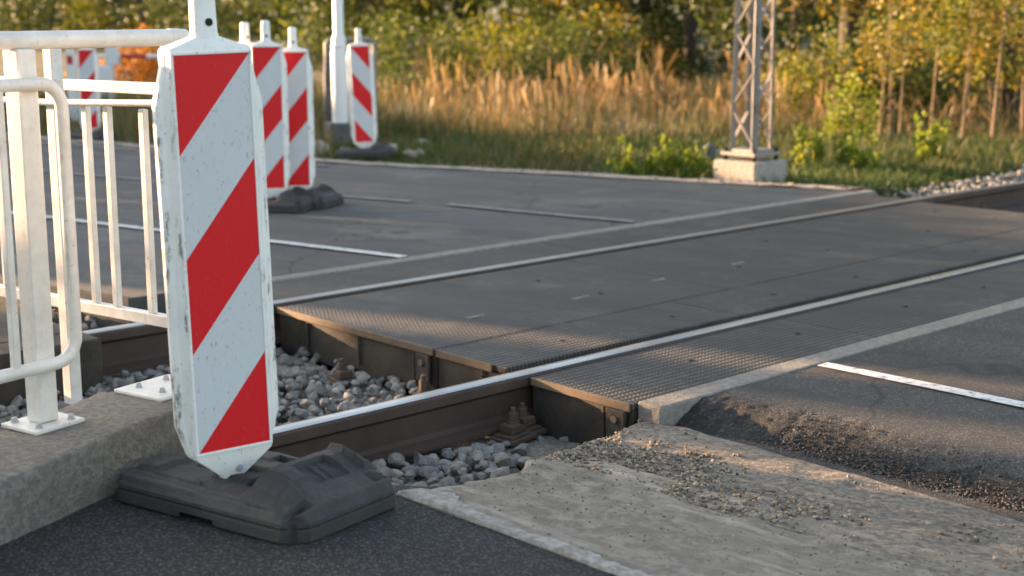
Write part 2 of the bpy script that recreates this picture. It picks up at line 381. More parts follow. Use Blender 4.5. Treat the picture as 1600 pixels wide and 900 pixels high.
# front pavement: asphalt, slab, gravel strip
def pit_edge(s): return np.interp(s, [-1.75, -1.5, -1.3, -1.12, -.95, -.72, -.4, -.25, .2], [-.30, -.33, -.50, -.70, -.86, -.86, -.80, -.74, -.66])
def pav(u, v):
    s = -7 + 11 * u; we = pit_edge(s); w = we - 7 * v ** 1.7
    # pit edge follows the kerb on the left
    z = np.interp(s, [-9, -2, -1.5, -.86, -.25, .1, 1.0, 9], [.10, .092, .082, .045, -.045, -.07, -.08, -.08]) + .004 * fbm(s * 6, w * 6, 9)
    z = z - .012 * (np.exp(-((w - we) / .03) ** 2)); return Tn(s, w, z)
grid_np('pavement', pav, 260, 150, M['front_asphalt'])
m = MB(); ss = np.linspace(-7, 4, 60) if False else np.sort(np.concatenate([np.linspace(-7, -1.8, 12), np.linspace(-1.75, .2, 40), np.linspace(.3, 4, 8)]))
m.add([T(s, float(pit_edge(s)), zf(s) - .012) for s in ss] + [T(s, float(pit_edge(s)) + .02, -.34) for s in ss], [(i, i + 1, i + 61, i + 60) for i in range(59)])
tag(m.build('pavement_edge', M['dark_concrete']), kind='structure')
def lineext(p, q, k): return p + (q - p) * k
def sw2(p): return np.array(SW(p))
A0, A1 = sw2(gs(604, 768)), sw2(gs(958, 898)); B0, B1 = sw2(gs(945, 728)), sw2(gs(1568, 898)); L0, L1 = sw2(gs(1012, 668)), sw2(gs(1600, 834))
A9 = A0 + (A1 - A0) * 3.2; B9 = B0 + (B1 - B0) * 2.4; L9 = L0 + (L1 - L0) * 3
def slab(u, v):
    a = A0[None] + (A9 - A0)[None] * v[:, None]; b = B0[None] + (B9 - B0)[None] * v[:, None]
    P = a + (b - a) * u[:, None]
    # irregular head of the slab beside the ballast
    bulge = np.interp(u, [0, .12, .35, .5, .56, .62, .75, .9, 1], [0, -.01, -.02, -.03, .0, .04, .06, .06, .05]) + .03 * fbm(u * 9, u * 0, 4)
    P[:, 1] += bulge * np.clip(1 - v / .22, 0, 1)
    s, w = P[:, 0], P[:, 1]
    z = np.interp(s, [-9, -2, -1.5, -.86, -.25, .1, 1.0, 9], [.10, .092, .082, .045, -.045, -.07, -.08, -.08]) + .008
    z = z + .012 * fbm(s * 5, w * 5, 1) + .010 * fbm(s * 16, w * 16, 21) + .008 * np.clip(u - .3, 0, 1)
    z = z + np.exp(-((u - .62) / .13) ** 2) * .028 * np.clip(1 - v / .12, 0, 1)
    z = z - np.where(v < .012, .17, 0) - .025 * np.exp(-(v / .012) ** 2)
    z = z - .03 * np.clip((u - .985) / .015, 0, 1) - .010 * np.clip((.006 - u) / .006, 0, 1); return Tn(s, w, z)
def slabgrid(u, v): return slab(u, np.where(v <= 0, 0, .012 + .988 * ((v - 1 / 139) / (1 - 1 / 139)).clip(0, 1) ** 1.5))
grid_np('concrete_slab', slabgrid, 220, 140, M['slab_concrete'])
def band(u, v):                              # pale mortar band along the slab's joint with the asphalt
    v = .016 + .984 * v ** 1.3
    wd = .085 - .035 * np.clip(v * 4, 0, 1) + .06 * np.exp(-((v - .05) / .03) ** 2)
    ss_ = A0[None] + (A9 - A0)[None] * v[:, None]; b = B0[None] + (B9 - B0)[None] * v[:, None]
    uu = u * (wd + (.05 * fbm(v * 40, v * 0, 6) + .03 * fbm(v * 160, v * 0, 7)) * (u > .5)) * .9
    P = slab(uu, v); P[:, 2] += .0045; return P
grid_np('mortar_band', band, 12, 160, M['band_concrete'])
def strip(u, v):
    v = v ** 1.4
    a = (B0 + np.array([-.17, .06]))[None] + (B9 - B0)[None] * v[:, None]; b = (L0 + np.array([.06, .06]))[None] + (L9 - L0)[None] * v[:, None]
    P = a + (b - a) * u[:, None]; s, w = P[:, 0], P[:, 1]
    z = np.interp(s, [-9, -2, -1.5, -.86, -.25, .1, 1.0, 9], [.10, .092, .082, .045, -.045, -.07, -.08, -.08]) + .004 + .016 * fbm(s * 12, w * 12, 31) + .006
    z = z - np.where(v <= 0, .15, 0)
    return Tn(s, w, z)
grid_np('gravel_strip', strip, 50, 160, M['gravel_bed'])
# near road with its crumbling lip
def near_road(u, v):
    w = -.583 - 8 * v ** 1.6; s0 = .075 - .045 * np.exp(-((w + .583) / .25) ** 2) + .05 * fbm(w * 5, w * 0, 12) + .02 * fbm(w * 30, w * 0, 14)
    e = u ** 2.2; s = s0 + e * 8.5; d = s - s0
    wid = .26 - .10 * np.exp(-((w + .583) / .2) ** 2) + .05 * fbm(w * 2.5, w * 0, 40)
    k = np.clip(d / wid, 0, 1); hh = k * k * (3 - 2 * k)
    hh = .75 * k ** .85 + .25 * hh
    z = -.085 + hh * .081 + (.014 * (fbm(s * 24, w * 24, 50) - .2) + .016 * (fbm(s * 70, w * 70, 52) - .12)) * np.clip(1.5 - d / .2, .0, 1)
    z = np.where(u <= 0, -.12, z); z = z + .003 * fbm(s * 8, w * 8, 4)
    z = z - .008 * np.exp(-(d / .02) ** 2); return Tn(s, w, z)
road2 = grid_np('near_road', near_road, 230, 420, [M['near_asphalt'], M['lip_asphalt']])
me = road2.data; cen = np.empty(len(me.polygons) * 3, np.float32); me.polygons.foreach_get('center', cen); cen = cen.reshape(-1, 3)
dx, dy = cen[:, 0] - OX, cen[:, 1] - OY; sv = TX * dx + TY * dy; wv = -TY * dx + TX * dy
me.polygons.foreach_set('material_index', (sv + .26 * fbm(wv * 4, sv * 4, 3) + .16 * fbm(wv * 45, sv * 45, 5) < .24).astype(np.int32))
# painted markings
def marking(name, pts, wd, z, mat):
    m = MB(); q = []
    for i, (s, w) in enumerate(pts):
        a = Vector(pts[max(i - 1, 0)]); b = Vector(pts[min(i + 1, len(pts) - 1)]); d = (b - a).normalized(); nn = Vector((-d.y, d.x)) * wd / 2
        q += [T(s - nn.x, w - nn.y, z), T(s + nn.x, w + nn.y, z)]
    m.add(q, [(2 * i, 2 * i + 1, 2 * i + 3, 2 * i + 2) for i in range(len(pts) - 1)])
    tag(m.build(name, mat), kind='structure')
marking('road_marking', [(.785, -.60), (.80, -1.0), (.815, -1.6), (.83, -3), (.84, -7)], .062, .0022, M['line'])
marking('road_marking', [(1.075, 1.99), (.871, 2.83), (.62, 3.6), (.34, 4.75), (-1.0, 9), (-5, 22)], .062, .0035, M['line'])
marking('road_marking', [(2.735, 2.03), (2.54, 2.84), (2.45, 3.3)], .06, .0035, M['worn_line'])
marking('road_marking', [(2.36, 3.55), (2.19, 4.09), (1.8, 5.4), (1.0, 8.4)], .05, .0035, M['worn_line'])
marking('road_marking', [(3.2, 5.6), (2.4, 9.3), (1.3, 14), (-.6, 22)], .08, .0035, M['worn_line'])

# ------------------------------------------------------------------ track: rails, sleepers, fastenings
RP = [(-.063, -.158), (.063, -.158), (.063, -.148), (.022, -.136), (.009, -.124), (.008, -.055), (.016, -.047), (.034, -.038), (.0345, -.010), (.029, -.002), (.014, .002), (-.014, .002), (-.029, -.002), (-.0345, -.010), (-.034, -.038), (-.016, -.047), (-.008, -.055), (-.009, -.124), (-.022, -.136), (-.063, -.148)]
def rail(label, w0, s0, s1, steel='rail_steel'):
    m = MB(); S = np.linspace(s0, s1, 60)
    rings = [[T(s, w0 + x, z) for x, z in RP] for s in S]; m.loft(rings)
    n = len(RP); top = {10, 11}
    for k in range(59 * n):
        if k % n in top: m.mi[k] = 1
    o = m.build('railway_rail', [M['rail_rust'], M[steel]], smooth=25); tag(o, label, 'rail', 'rails of the track')
rail('bare rusty rail with a shiny top, the nearer of the two', 0.0, -7, 45)
rail('duller rail along the far side of the dark crossing, beyond the wide panels', 1.512, -9, 45, 'rail_dull')
def sleeper(s, label):
    m = MB(); rings = []
    for w, hw, zt in ((-.52, .10, -.225), (-.5, .115, -.19), (.32, .115, -.178), (.5, .105, -.195), (1.0, .105, -.195), (1.2, .115, -.178), (2.02, .115, -.19), (2.04, .10, -.225)):
        rings.append([T(s - hw - .02, w, -.34), T(s + hw + .02, w, -.34), T(s + hw, w, zt - .01), T(s + hw - .012, w, zt), T(s - hw + .012, w, zt), T(s - hw, w, zt - .01)])
    m.loft(rings); tag(m.build('concrete_sleeper', M['sleeper_concrete'], smooth=40), label, 'sleeper', 'track sleepers')
sleeper(-.13, 'tan concrete sleeper lying beside the open end of the crossing under the bolted rail clips')
sleeper(-.74, 'concrete sleeper mostly buried in grey ballast behind the near beacon')
sleeper(5.4, 'concrete sleeper in the ballast past the far right end of the crossing')
def fastening(name, loc, rz, label, h=1.0, group='rail fastenings'):
    t = thing(name, label, 'rail fastening', loc, rz, group)
    a = MB(); a.box((0, 0, .008), (.13, .10, .016)); a.box((0, .0, .020), (.105, .075, .010)); a.build('base_plate', M['clip'], t, bevel=.004)
    b = MB(); b.box((-.012, 0, .040), (.05, .055, .032)); b.box((.024, 0, .034), (.03, .048, .022)); b.build('clip', M['clip'], t, bevel=.006)
    c = MB(); c.lathe([(.021, .055), (.021, .062), (.016, .063)], n=16)
    c.lathe([(.0165, .062), (.0165, .080 * h), (.015, .082 * h)], n=6); c.lathe([(.009, .08 * h), (.009, .094 * h), (.006, .097 * h)], n=12); c.build('bolt', M['clip'], t, smooth=30)
fastening('rail_fastening', T(-.155, -.105, -.176), TANG + R(10), 'rusty square rail clip with a bolt, foremost beside the near rail', 1.1)
fastening('rail_fastening', T(-.085, -.072, -.172), TANG + R(90), 'smaller rusty rail clip tucked between near rail and side panel')
fastening('rail_fastening', T(-.13, .115, -.176), TANG, 'rusty rail clip just behind the near rail under the panel end')
fastening('rail_fastening', T(-.13, .37, -.176), TANG + R(20), 'dark rail clip with pale crust in the middle of the panel end', 1.2)
fastening('rail_fastening', T(-.115, .86, -.19), TANG + R(80), 'dark rail clip half hidden in a notch of the panel end')
fastening('rail_fastening', T(-.13, 1.40, -.176), TANG, 'rusty rail clip by the far rail next to the striped beacon', 1.2)
fastening('rail_fastening', T(5.4, 1.40, -.176), TANG, 'rail clip on the far rail past the right end of the crossing', 1.2)

# ------------------------------------------------------------------ crossing panels and edge beams
def panel(s0, s1, w0, w1, label, endface=None, holes=(), group='crossing panels', zt=-.008):
    g = .004; t = thing('crossing_panel', label, 'crossing panel', T(s0, w0, 0), TANG, group)
    L, W = s1 - s0, w1 - w0
    m = MB(); m.box((L / 2, W / 2, zt - .011), (L - g, W - g, .022)); m.build('tread', M['panel'], t, bevel=.004)
    m = MB(); m.box((L / 2, W / 2, zt - .102), (L - g - .012, W - g, .158)); 
    if endface:
        for y in np.arange(.12, W - .05, .33): m.box((.0015, y, zt - .085), (.006, .012, .11))
    m.build('panel_body', M['panel_edge'], t, bevel=.003)
    if endface:
        m = MB(); m.box((-.002, W / 2 + .03 * (endface == 2), zt - .012), (.010, W - (.07 if endface == 2 else .012), .026)); m.build('edge_strip', M['trim'], t, bevel=.002)
        if endface == 1:
            m = MB(); m.box((-.010, .055, zt - .075), (.014, .075, .10)); q = m.build('end_bracket', M['panel_edge'], t, bevel=.004)
            m = MB(); m.tube([(-.018, .055, zt - .055), (-.024, .055, zt - .055)], .012, 10); m.build('bolt', M['trim'], q)
    for (x, y) in holes:
        m = MB(); m.lathe([(.011, zt - .004), (.011, zt + .0015), (.008, zt + .002), (.007, zt + .0005)], (x - s0, y - w0, 0), 14); m.build('panel_bolt', M['dark'], t)
W1, W2, W3 = .098, .458, .464
cr = [(0, 1.62), (1.62, 3.24), (3.24, 4.72)]; nm = ['at the open end behind the ballast pit', 'in the middle of the crossing', 'at the far right end of the crossing']
for (a, b), n_ in zip(cr, nm):
    panel(a, b, W3, 1.448, 'wide dark rubber panel between the rails ' + n_, 1 if a == 0 else None, [(a + .45, W3 + .30), (a + 1.15, W3 + .30), (a + 1.15, W3 + .68)])
for (a, b), n_ in zip([(0, 1.24), (1.24, 2.86), (2.86, 4.72)], ['at its open end beside the ballast', 'in the middle of the row', 'at the far right of the row']):
    panel(a, b, W1, W2, 'narrow panel along the inside of the near rail, ' + n_, 2 if a == 0 else None, [(a + .42, W1 + .16), (a + 1.02, W1 + .16)])
for (a, b), n_ in zip([(-.02, 1.3), (1.3, 2.9), (2.9, 4.72)], ['with its open end above the rusty clips', 'in the middle of the strip', 'at the far right of the strip']):
    panel(a, b, -.486, -.043, 'studded panel between near rail and concrete edging, ' + n_, 1 if a < 0 else None, [(a + .55, -.25), (a + 1.15, -.25)])
for (a, b), n_ in zip([(-.02, 1.9), (1.9, 3.4), (3.4, 4.78)], ['at its left end behind the beacon', 'in the middle', 'ending at the right by the gravel']):
    panel(a, b, 1.56, 1.905, 'dark panel strip between far rail and pale edging, ' + n_, None, [])
# pale surface patches of the wide panels, built as thin plates
for u_, v_ in ((742, 495), (1027, 438), (1150, 412), (905, 466)):
    s_, w_ = SW(gz(u_, v_, -.008)); pr = next(o for o in C.objects if o.get('category') == 'crossing panel' and o['label'].startswith('wide') and o['label'].endswith(('pit', 'crossing')) and (o.location - T(s_, W3)).length < 3 and 0 <= SW(o.location)[0] + .01 <= s_ + .01 < SW(o.location)[0] + 1.62)
    a_ = SW(pr.location); m = MB(); m.box((s_ - a_[0], w_ - a_[1], -.0075), (.075, .028, .003)); m.box((s_ - a_[0] + .055, w_ - a_[1] + .01, -.0078), (.02, .02, .003)); m.build('pale_patch', M['gravel_bed'], pr)
# footway panel on the left
t = thing('crossing_panel', 'blackened footway panel behind the white railing on the left', 'crossing panel', T(-4.2, 1.36, 0), TANG, 'crossing panels')
m = MB(); m.box((1.7, .085, -.095), (3.4, .17, .20)); m.build('tread', M['panel_edge'], t, bevel=.008)
m = MB(); m.box((1.7, .47, -.0955), (3.4, .62 - .03, .2)); m.build('panel_body', M['panel_edge'], t, bevel=.008)
def beam(w0, w1, s0, s1, label):
    o = MB(); o.box(((s1 - s0) / 2, (w1 - w0) / 2, -.152), (s1 - s0, w1 - w0, .302)); q = o.build('edge_beam', M['beam_concrete'], bevel=.007)
    q.location = T(s0, w0, 0); q.rotation_euler = (0, 0, TANG); tag(q, label, 'edge beam', 'concrete edgings of the crossing')
beam(-.583, -.4885, .0, 4.8, 'pale concrete edging between the studded side panel and the near road')
beam(1.908, 1.995, -.05, 4.95, 'pale concrete edging along the far side of the crossing')

# ------------------------------------------------------------------ ballast
def ico(sub):
    b = bmesh.new(); bmesh.ops.create_icosphere(b, subdivisions=sub, radius=1); V = np.array([v.co[:] for v in b.verts]); Fc = np.array([[v.index for v in f.verts] for f in b.faces]); b.free(); return V, Fc
def stone_variants(sub, n, ang=.5):
    V, Fc = ico(sub); out = []
    for k in range(n):
        P = V.copy(); 
        for _ in range(20):                   # chip flat faces off
            d = rng.normal(size=3); d /= np.linalg.norm(d); c = rng.uniform(.50, .84); x = P @ d; P = P - np.outer(np.clip(x - c, 0, None) * rng.uniform(.85, 1), d)
        P += .05 * np.stack([fbm(V[:, 0] * 2 + k, V[:, 1] * 2 + V[:, 2], a) for a in (1, 2, 3)], -1)
        P *= np.array([1, rng.uniform(.62, .95), rng.uniform(.5, .8)]); out.append(P)
    return out, Fc
def stones(name, pts, sizes, sub, mat, tints=None, smooth=True):
    var, Fc = stone_variants(sub, 14); N = len(pts); Vs = []; Fs = []; Ts = []; nv = len(var[0])
    q = rng.normal(size=(N, 4)); q /= np.linalg.norm(q, axis=1)[:, None]
    # mostly lying flat: yaw plus a moderate tilt
    for i in range(N):
        yaw = rng.uniform(0, 6.28); ax = rng.normal(size=3); Rm = np.array(Matrix.Rotation(rng.normal(0, .45), 3, Vector(ax)) @ Matrix.Rotation(yaw, 3, 'Z'))
        Vs.append((var[i % 14] * sizes[i]) @ Rm.T + pts[i]); Fs.append(Fc + i * nv)
        Ts.append(np.full(nv, rng.uniform(0, 1) if tints is None else tints[i]))
    o = np_mesh(name, np.concatenate(Vs), np.concatenate(Fs), mat, tint=np.concatenate(Ts), smooth=smooth)
    if smooth: o.data.set_sharp_from_angle(angle=R(22))
    return o
def scatter(s0, s1, w0, w1, spacing, z, jz, seed, keep=None):
    r = np.random.default_rng(seed); ns, nw = int((s1 - s0) / spacing), int((w1 - w0) / spacing); S, W = np.meshgrid(np.arange(ns), np.arange(nw))
    s = s0 + (S.ravel() + r.uniform(-.1, 1.1, ns * nw)) * spacing; w = w0 + (W.ravel() + r.uniform(-.1, 1.1, ns * nw)) * spacing
    if keep is not None: k = keep(s, w); s, w = s[k], w[k]
    return Tn(s, w, (z(s, w) if callable(z) else z) + r.uniform(-jz, jz, len(s)))
def offrail(s, w): return (abs(w) > .085) & (abs(w - 1.512) > .085) & ~((abs(s + .12) < .12) & (rng.uniform(size=len(s)) < np.where(w < 0, .7, .3)))
front = [scatter(-1.7, .02, -.80, -.06, .046, lambda s, w: np.interp(s, [-.5, -.25, 0], [-.185, -.21, -.23]), .012, 1, offrail), scatter(-1.7, .02, -.80, -.07, .043, lambda s, w: np.interp(s, [-.5, -.25, 0], [-.146, -.170, -.19]), .014, 2, lambda s, w: offrail(s, w) & (rng.uniform(size=len(s)) < .85))]
front = np.concatenate(front); sz = rng.uniform(.020, .041, len(front))
o1 = stones('ballast', front, sz, 3, M['stone'], rng.uniform(.25, .85, len(front)))
tag(o1, 'loose grey ballast stones in the pit in front of the near rail', 'ballast', kind='stuff')
mid = np.concatenate([scatter(-2.6, .02, .06, 1.45, .040, -.198, .012, 3, offrail), scatter(-2.6, .02, .06, 1.45, .040, -.168, .016, 4, lambda s, w: offrail(s, w) & (rng.uniform(size=len(s)) < .85)),
    scatter(-3.5, -.36, 1.58, 2.5, .05, lambda s, w: np.interp(w, [1.58, 2.0, 2.35], [-.2, -.17, -.085]), .02, 5)])
o2 = stones('ballast', mid, rng.uniform(.016, .035, len(mid)), 3, M['stone'])
tag(o2, 'grey ballast stones between the two rails at the open end of the crossing', 'ballast', kind='stuff')
rt = np.concatenate([scatter(4.79, 15, 1.57, 2.15, .055, lambda s, w: -.10 + .03 * (s - 4.8).clip(0, 1), .02, 6), scatter(4.95, 15, 2.2, 3.3, .05, lambda s, w: np.interp(w, [2.2, 2.6, 3.3], [-.07, -.03, -.10]), .02, 7, lambda s, w: w < 1.98 + .10 * (s - 4.95) + .12 * fbm(s * 2, w * 0, 61)), scatter(4.75, 9, .08, 1.44, .06, -.2, .02, 8)])
o3 = stones('ballast', rt, rng.uniform(.014, .034, len(rt)), 1, M['stone'], rng.uniform(.55, 1, len(rt)) ** .7)  # tints held to the pale warm end, standing in for sunlight on the stones
tag(o3, 'gravel shoulder of the track, sunlight put into its warm tint, past the right end of the crossing', 'ballast', kind='stuff')
# crumbs on the gravel strip, the slab and the lip
def chips(name, P, size, mat, label, cat):
    sz = rng.uniform(.35, 1, len(P)) ** 1.6 * size; o = stones(name, P, sz, 1, mat, smooth=False); tag(o, label, cat, kind='stuff')
uu, vv = rng.uniform(.0, .95, 9000), rng.uniform(0, .62, 9000) ** 1.3; kk = rng.uniform(size=9000) < np.clip(3.2 * fbm(uu * 3, vv * 14, 71) + .28 - .5 * (uu > .75), .02, 1); uu, vv = uu[kk], vv[kk]
P = strip(uu, np.clip(vv, .001, 1)); P[:, 2] += .003
chips('gravel', P, .0095, M['chip'], 'brown chips and grit strewn between slab and asphalt edge', 'grit')
uu, vv = rng.beta(2, 1.4, 900), rng.uniform(.02, .5, 900); P = slab(uu, vv); P[:, 2] += .001
chips('debris', P, .005, M['chip'], 'fine brown crumbs lying on the concrete slab', 'grit')
w_ = -.6 - rng.uniform(0, 3.6, 15000); d_ = np.abs(rng.normal(0, .085, 15000)); s_ = .07 + .05 * fbm(w_ * 5, w_ * 0, 12) + d_
P = Tn(s_, w_, -.082 + .07 * np.clip(d_ / .2, 0, 1) ** 1.3 + .003)
chips('rubble', P, .0075, M['asphalt_crumb'], 'black crumbs of the broken asphalt edge', 'asphalt crumbs')
uu = rng.uniform(0, 1, 2500); vv = rng.uniform(0, 1, 2500); P = shoulder(uu, vv); 
chips('gravel', P, .022, M['chip'], 'pale stones along the far road edge', 'gravel')

# ------------------------------------------------------------------ kerb and white railings
ZK = .22
K1, K2 = gz(0, 755, ZK), gz(262, 644, ZK); kd = (K2 - K1).normalized(); kn = Vector((-kd.y, kd.x, 0))
def kerb():
    L0_ = -2.2; L1_ = (K2 - K1).length + .10; nb = 110
    rings = []
    for i in range(nb):
        q = L0_ + (L1_ - L0_) * i / (nb - 1); p = K1 + kd * q; e = 0 if i < nb - 1 else .012
        ring = []
        for (dn, z) in ((-.008, -.1), (-.004, .02), (0, .10), (0, .17), (.0, ZK - .008), (.003, ZK - .002), (.009, ZK), (.09, ZK + .002), (.16, ZK + .002), (.22, ZK), (.268, ZK - .004), (.28, ZK - .015), (.28, .0), (.28, -.34)):
            j = float(fbm(np.array(q * 14.), np.array(dn * 20 + z * 14.), 3)) * .009 + float(fbm(np.array(q * 50.), np.array(dn * 60 + z * 50.), 5)) * .007
            ring.append(p + kn * (dn + j + e) + Vector((0, 0, z - p.z + j * .7 * (z > .15))))
        rings.append(ring)
    m = MB(); m.loft(rings); o = m.build('concrete_kerb', M['kerb_concrete'], smooth=50); tag(o, 'weathered concrete kerb wall carrying the white railing', 'kerb')
kerb()
# nearer railing, standing on the kerb
p1 = gz(68, 664, ZK); p3 = gz(296, 598, ZK); rd = (p3 - p1); rl = rd.length; rd.normalize(); ra = math.atan2(rd.y, rd.x)
rt_ = thing('white_railing', 'nearer white railing with a thick top tube, bolted to the concrete kerb', 'railing', p1, ra, 'white railings')
ZT = 1.088 - ZK
def base_plate(parent, x, w=.125):
    m = MB(); m.box((x, 0, .006), (w * 1.1, w, .010)); q = m.build('base_plate', M['white_paint'], parent, bevel=.003)
    for a, b in ((-.045, -.042), (.045, -.042), (.045, .042), (-.045, .042)):
        m = MB(); m.lathe([(.009, .011), (.009, .014)], (x + a, b, 0), 12); m.lathe([(.007, .013), (.007, .021), (.004, .023)], (x + a, b, 0), 6); m.build('bolt', M['zinc'], q, smooth=30)
for x in (-1.25, 0, rl):
    m = MB(); m.box((x, 0, (ZT - .018) / 2 + .006), (.05, .05, ZT - .03)); m.build('post', M['white_paint'], rt_, bevel=.004); base_plate(rt_, x - (.085 if x > .1 else 0), .125 if x < .1 else .165)
m = MB(); m.tube([(-1.6, 0, ZT), (rl + .035, 0, ZT)], .0205, 20); m.build('top_rail', M['white_paint'], rt_, smooth=40)
m = MB(); m.tube([(rl - .018, 0, ZT), (rl + .012, 0, ZT)], .0218, 20); m.build('sleeve', M['white_paint'], rt_, smooth=40)
# bent frame in front of the post
yf = -.040; xr = .073; zt_, zb_ = .775, .148; rr_ = .055
path = [(-1.2, yf, zt_)]
for k in range(7):
    a = R(90 - 15 * k); path.append((xr - rr_ + rr_ * math.cos(a), yf, zt_ - rr_ + rr_ * math.sin(a)))
for k in range(7):
    a = R(-15 * k); path.append((xr - rr_ + rr_ * math.cos(a), yf, zb_ + rr_ + rr_ * math.sin(a)))
path.append((-1.2, yf, zb_)); m = MB(); m.tube(path, .0148, 16); m.build('bent_frame', M['white_paint'], rt_, smooth=40)
for x in (-.093, -.20, -.31, -.42, -.53, -.64, -.75, -.86, -.97):
    m = MB(); m.box((x, yf, (zt_ + zb_) / 2), (.018, .018, zt_ - zb_ - .012)); m.build('baluster', M['white_paint'], rt_, bevel=.003)
# farther railing behind it
b1 = gz(12, 455, .24); b2 = gz(252, 500, .24); bd = b2 - b1; bl = bd.length; bd.normalize(); ba = math.atan2(bd.y, bd.x)
rb = thing('white_railing', 'farther white railing of square bars, standing behind the nearer one', 'railing', Vector((b1.x, b1.y, 0)), ba, 'white railings')
def bx_(u):                                   # distance along the railing at a bearing
    a = (u - 800) / F; d0 = ray(u, 300); k = d0.x / d0.y
    return (k * b1.y - b1.x) / (bd.x - k * bd.y)
x2 = bx_(95); xe = bx_(285)
m = MB(); m.box((x2, 0, .425), (.042, .042, 1.23)); m.build('post', M['white_paint'], rb, bevel=.004)
m = MB(); m.box((x2, 0, -.24), (.10, .10, .30)); m.build('post_footing', M['dark_concrete'], rb, bevel=.01)
m = MB(); m.box((xe, 0, .38), (.034, .034, 1.12)); m.build('post', M['white_paint'], rb, bevel=.003)
m = MB(); m.box(((xe - 1.6) / 2, 0, .93), (xe + 1.6, .026, .034)); m.build('middle_rail', M['white_paint'], rb, bevel=.003)
m = MB(); m.tube([(-1.6, -.03, .872), (x2, -.03, .875), (xe + .01, -.03, .893)], .0105, 12); m.build('hand_bar', M['white_paint'], rb, smooth=40)
m = MB(); m.box(((xe - 1.6) / 2, 0, .24), (xe + 1.6, .03, .036)); m.build('bottom_rail', M['white_paint'], rb, bevel=.003)
for x in (bx_(145), bx_(178), bx_(233), x2 - .16, x2 - .30, x2 - .44, x2 - .58, x2 - .72, x2 - .86):
    if x == x2 - .16: continue
    m = MB(); m.box((x, -.008, .565), (.024, .020, .61)); m.build('baluster', M['white_paint'], rb, bevel=.003)

# ------------------------------------------------------------------ striped beacons
SWD, SHT, SZ0 = .170, .880, .130
def clip_half(poly, a, b, c):                 # keep a*x+b*z<=c
    out = []
    for i in range(len(poly)):
        p, q = poly[i], poly[(i + 1) % len(poly)]; dp, dq = a * p[0] + b * p[1] - c, a * q[0] + b * q[1] - c
        if dp <= 0: out.append(p)
        if dp * dq < 0: t_ = dp / (dp - dq); out.append((p[0] + (q[0] - p[0]) * t_, p[1] + (q[1] - p[1]) * t_))
    return out
BZ = [(.040, .022, .023, .016), (.058, .026, .027, .019), (.066, .036, .037, .022), (.114, .0905, .096, .033), (.122, .0925, .101, .034), (.130, .093, .103, .034), (.192, .093, .123, .034), (.60, .093, .123, .034), (.905, .093, .123, .034), (.985, .093, .102, .034), (1.016, .093, .100, .034), (1.024, .090, .096, .033), (1.036, .055, .057, .028), (1.046, .028, .029, .024)]
def make_beacon(label, mirror=False, foot=True, group='striped warning beacons'):
    t = thing('warning_beacon', label, 'beacon', group=group)
    m = MB(); rings = []
    for z, a, b, d in BZ:
        a2 = a + (b - a) * .45; a3 = a + (b - a) * .72; e = d * .28; g = d * .55; h = d * .80
        half = [(a, -d), (a + (b - a) * .15, -h), (a2, -g), (a3, -g * .85), (b, -e)]
        ring = [Vector((x, y, z)) for x, y in half] + [Vector((x, -y, z)) for x, y in reversed(half)] + [Vector((-x, -y, z)) for x, y in half] + [Vector((-x, y, z)) for x, y in reversed(half)]
        rings.append(ring)
    m.loft(rings); body = m.build('panel_body', M['beacon'], t, smooth=14, bevel=.002)
    m = MB(); x0 = SWD / 2; zb, zt = SZ0, SZ0 + SHT; rw = .007
    for c, s in (((0, -.0355, zt + rw / 2), (SWD + 2 * rw, .005, rw)), ((0, -.0355, zb - rw / 2), (SWD + 2 * rw, .005, rw)), ((-x0 - rw / 2, -.0355, (zb + zt) / 2), (rw, .005, SHT)), ((x0 + rw / 2, -.0355, (zb + zt) / 2), (rw, .005, SHT))): m.box(c, s)
    m.build('rim', M['beacon'], body, bevel=.0015)
    m = MB(); y = -.0352
    for band in range(-1, 6):
        for red in (0, 1):
            q0, q1 = (band * .5, band * .5 + .243) if red else (band * .5 + .243, band * .5 + .5)
            poly = [(0, 0), (1, 0), (1, 1), (0, 1)]          # x, depth from the top
            poly = clip_half(poly, .24, 1, q1)
            if len(poly) > 2: poly = clip_half(poly, -.24, -1, -q0)
            if len(poly) < 3: continue
            pts = [((p[0] - .5) * SWD * (-1 if mirror else 1), y, zt - p[1] * SHT) for p in poly]
            if not mirror: pts = pts[::-1]
            m.add(pts, [tuple(range(len(pts)))], 0 if red else 1)
    m.build('reflective_sheet', [M['sheet_red'], M['sheet_white']], t)
    m = MB(); rings = []
    for z, rx, ry in ((1.042, .031, .026), (1.055, .0275, .0235), (1.135, .026, .022), (1.160, .0255, .0215), (1.168, .022, .018), (1.172, .012, .01)):
        rings.append([Vector((rx * math.copysign(abs(math.cos(a)) ** .6, math.cos(a)), ry * math.copysign(abs(math.sin(a)) ** .6, math.sin(a)), z)) for a in [2 * math.pi * j / 24 for j in range(24)]])
    m.loft(rings); gp = m.build('grip_post', M['beacon'], t, smooth=35)
    m = MB(); m.tube([(.004, -.0195, 1.077), (.004, -.0252, 1.077)], .0085, 14); m.build('socket_hole', M['dark'], gp)
    m = MB(); m.tube([(.012, -.019, .075), (.012, -.026, .075)], .009, 14); m.tube([(.012, -.025, .075), (.012, -.030, .075)], .0055, 8); m.build('bolt', M['zinc'], t, smooth=30)
    return t
FL, FW = .535, .36
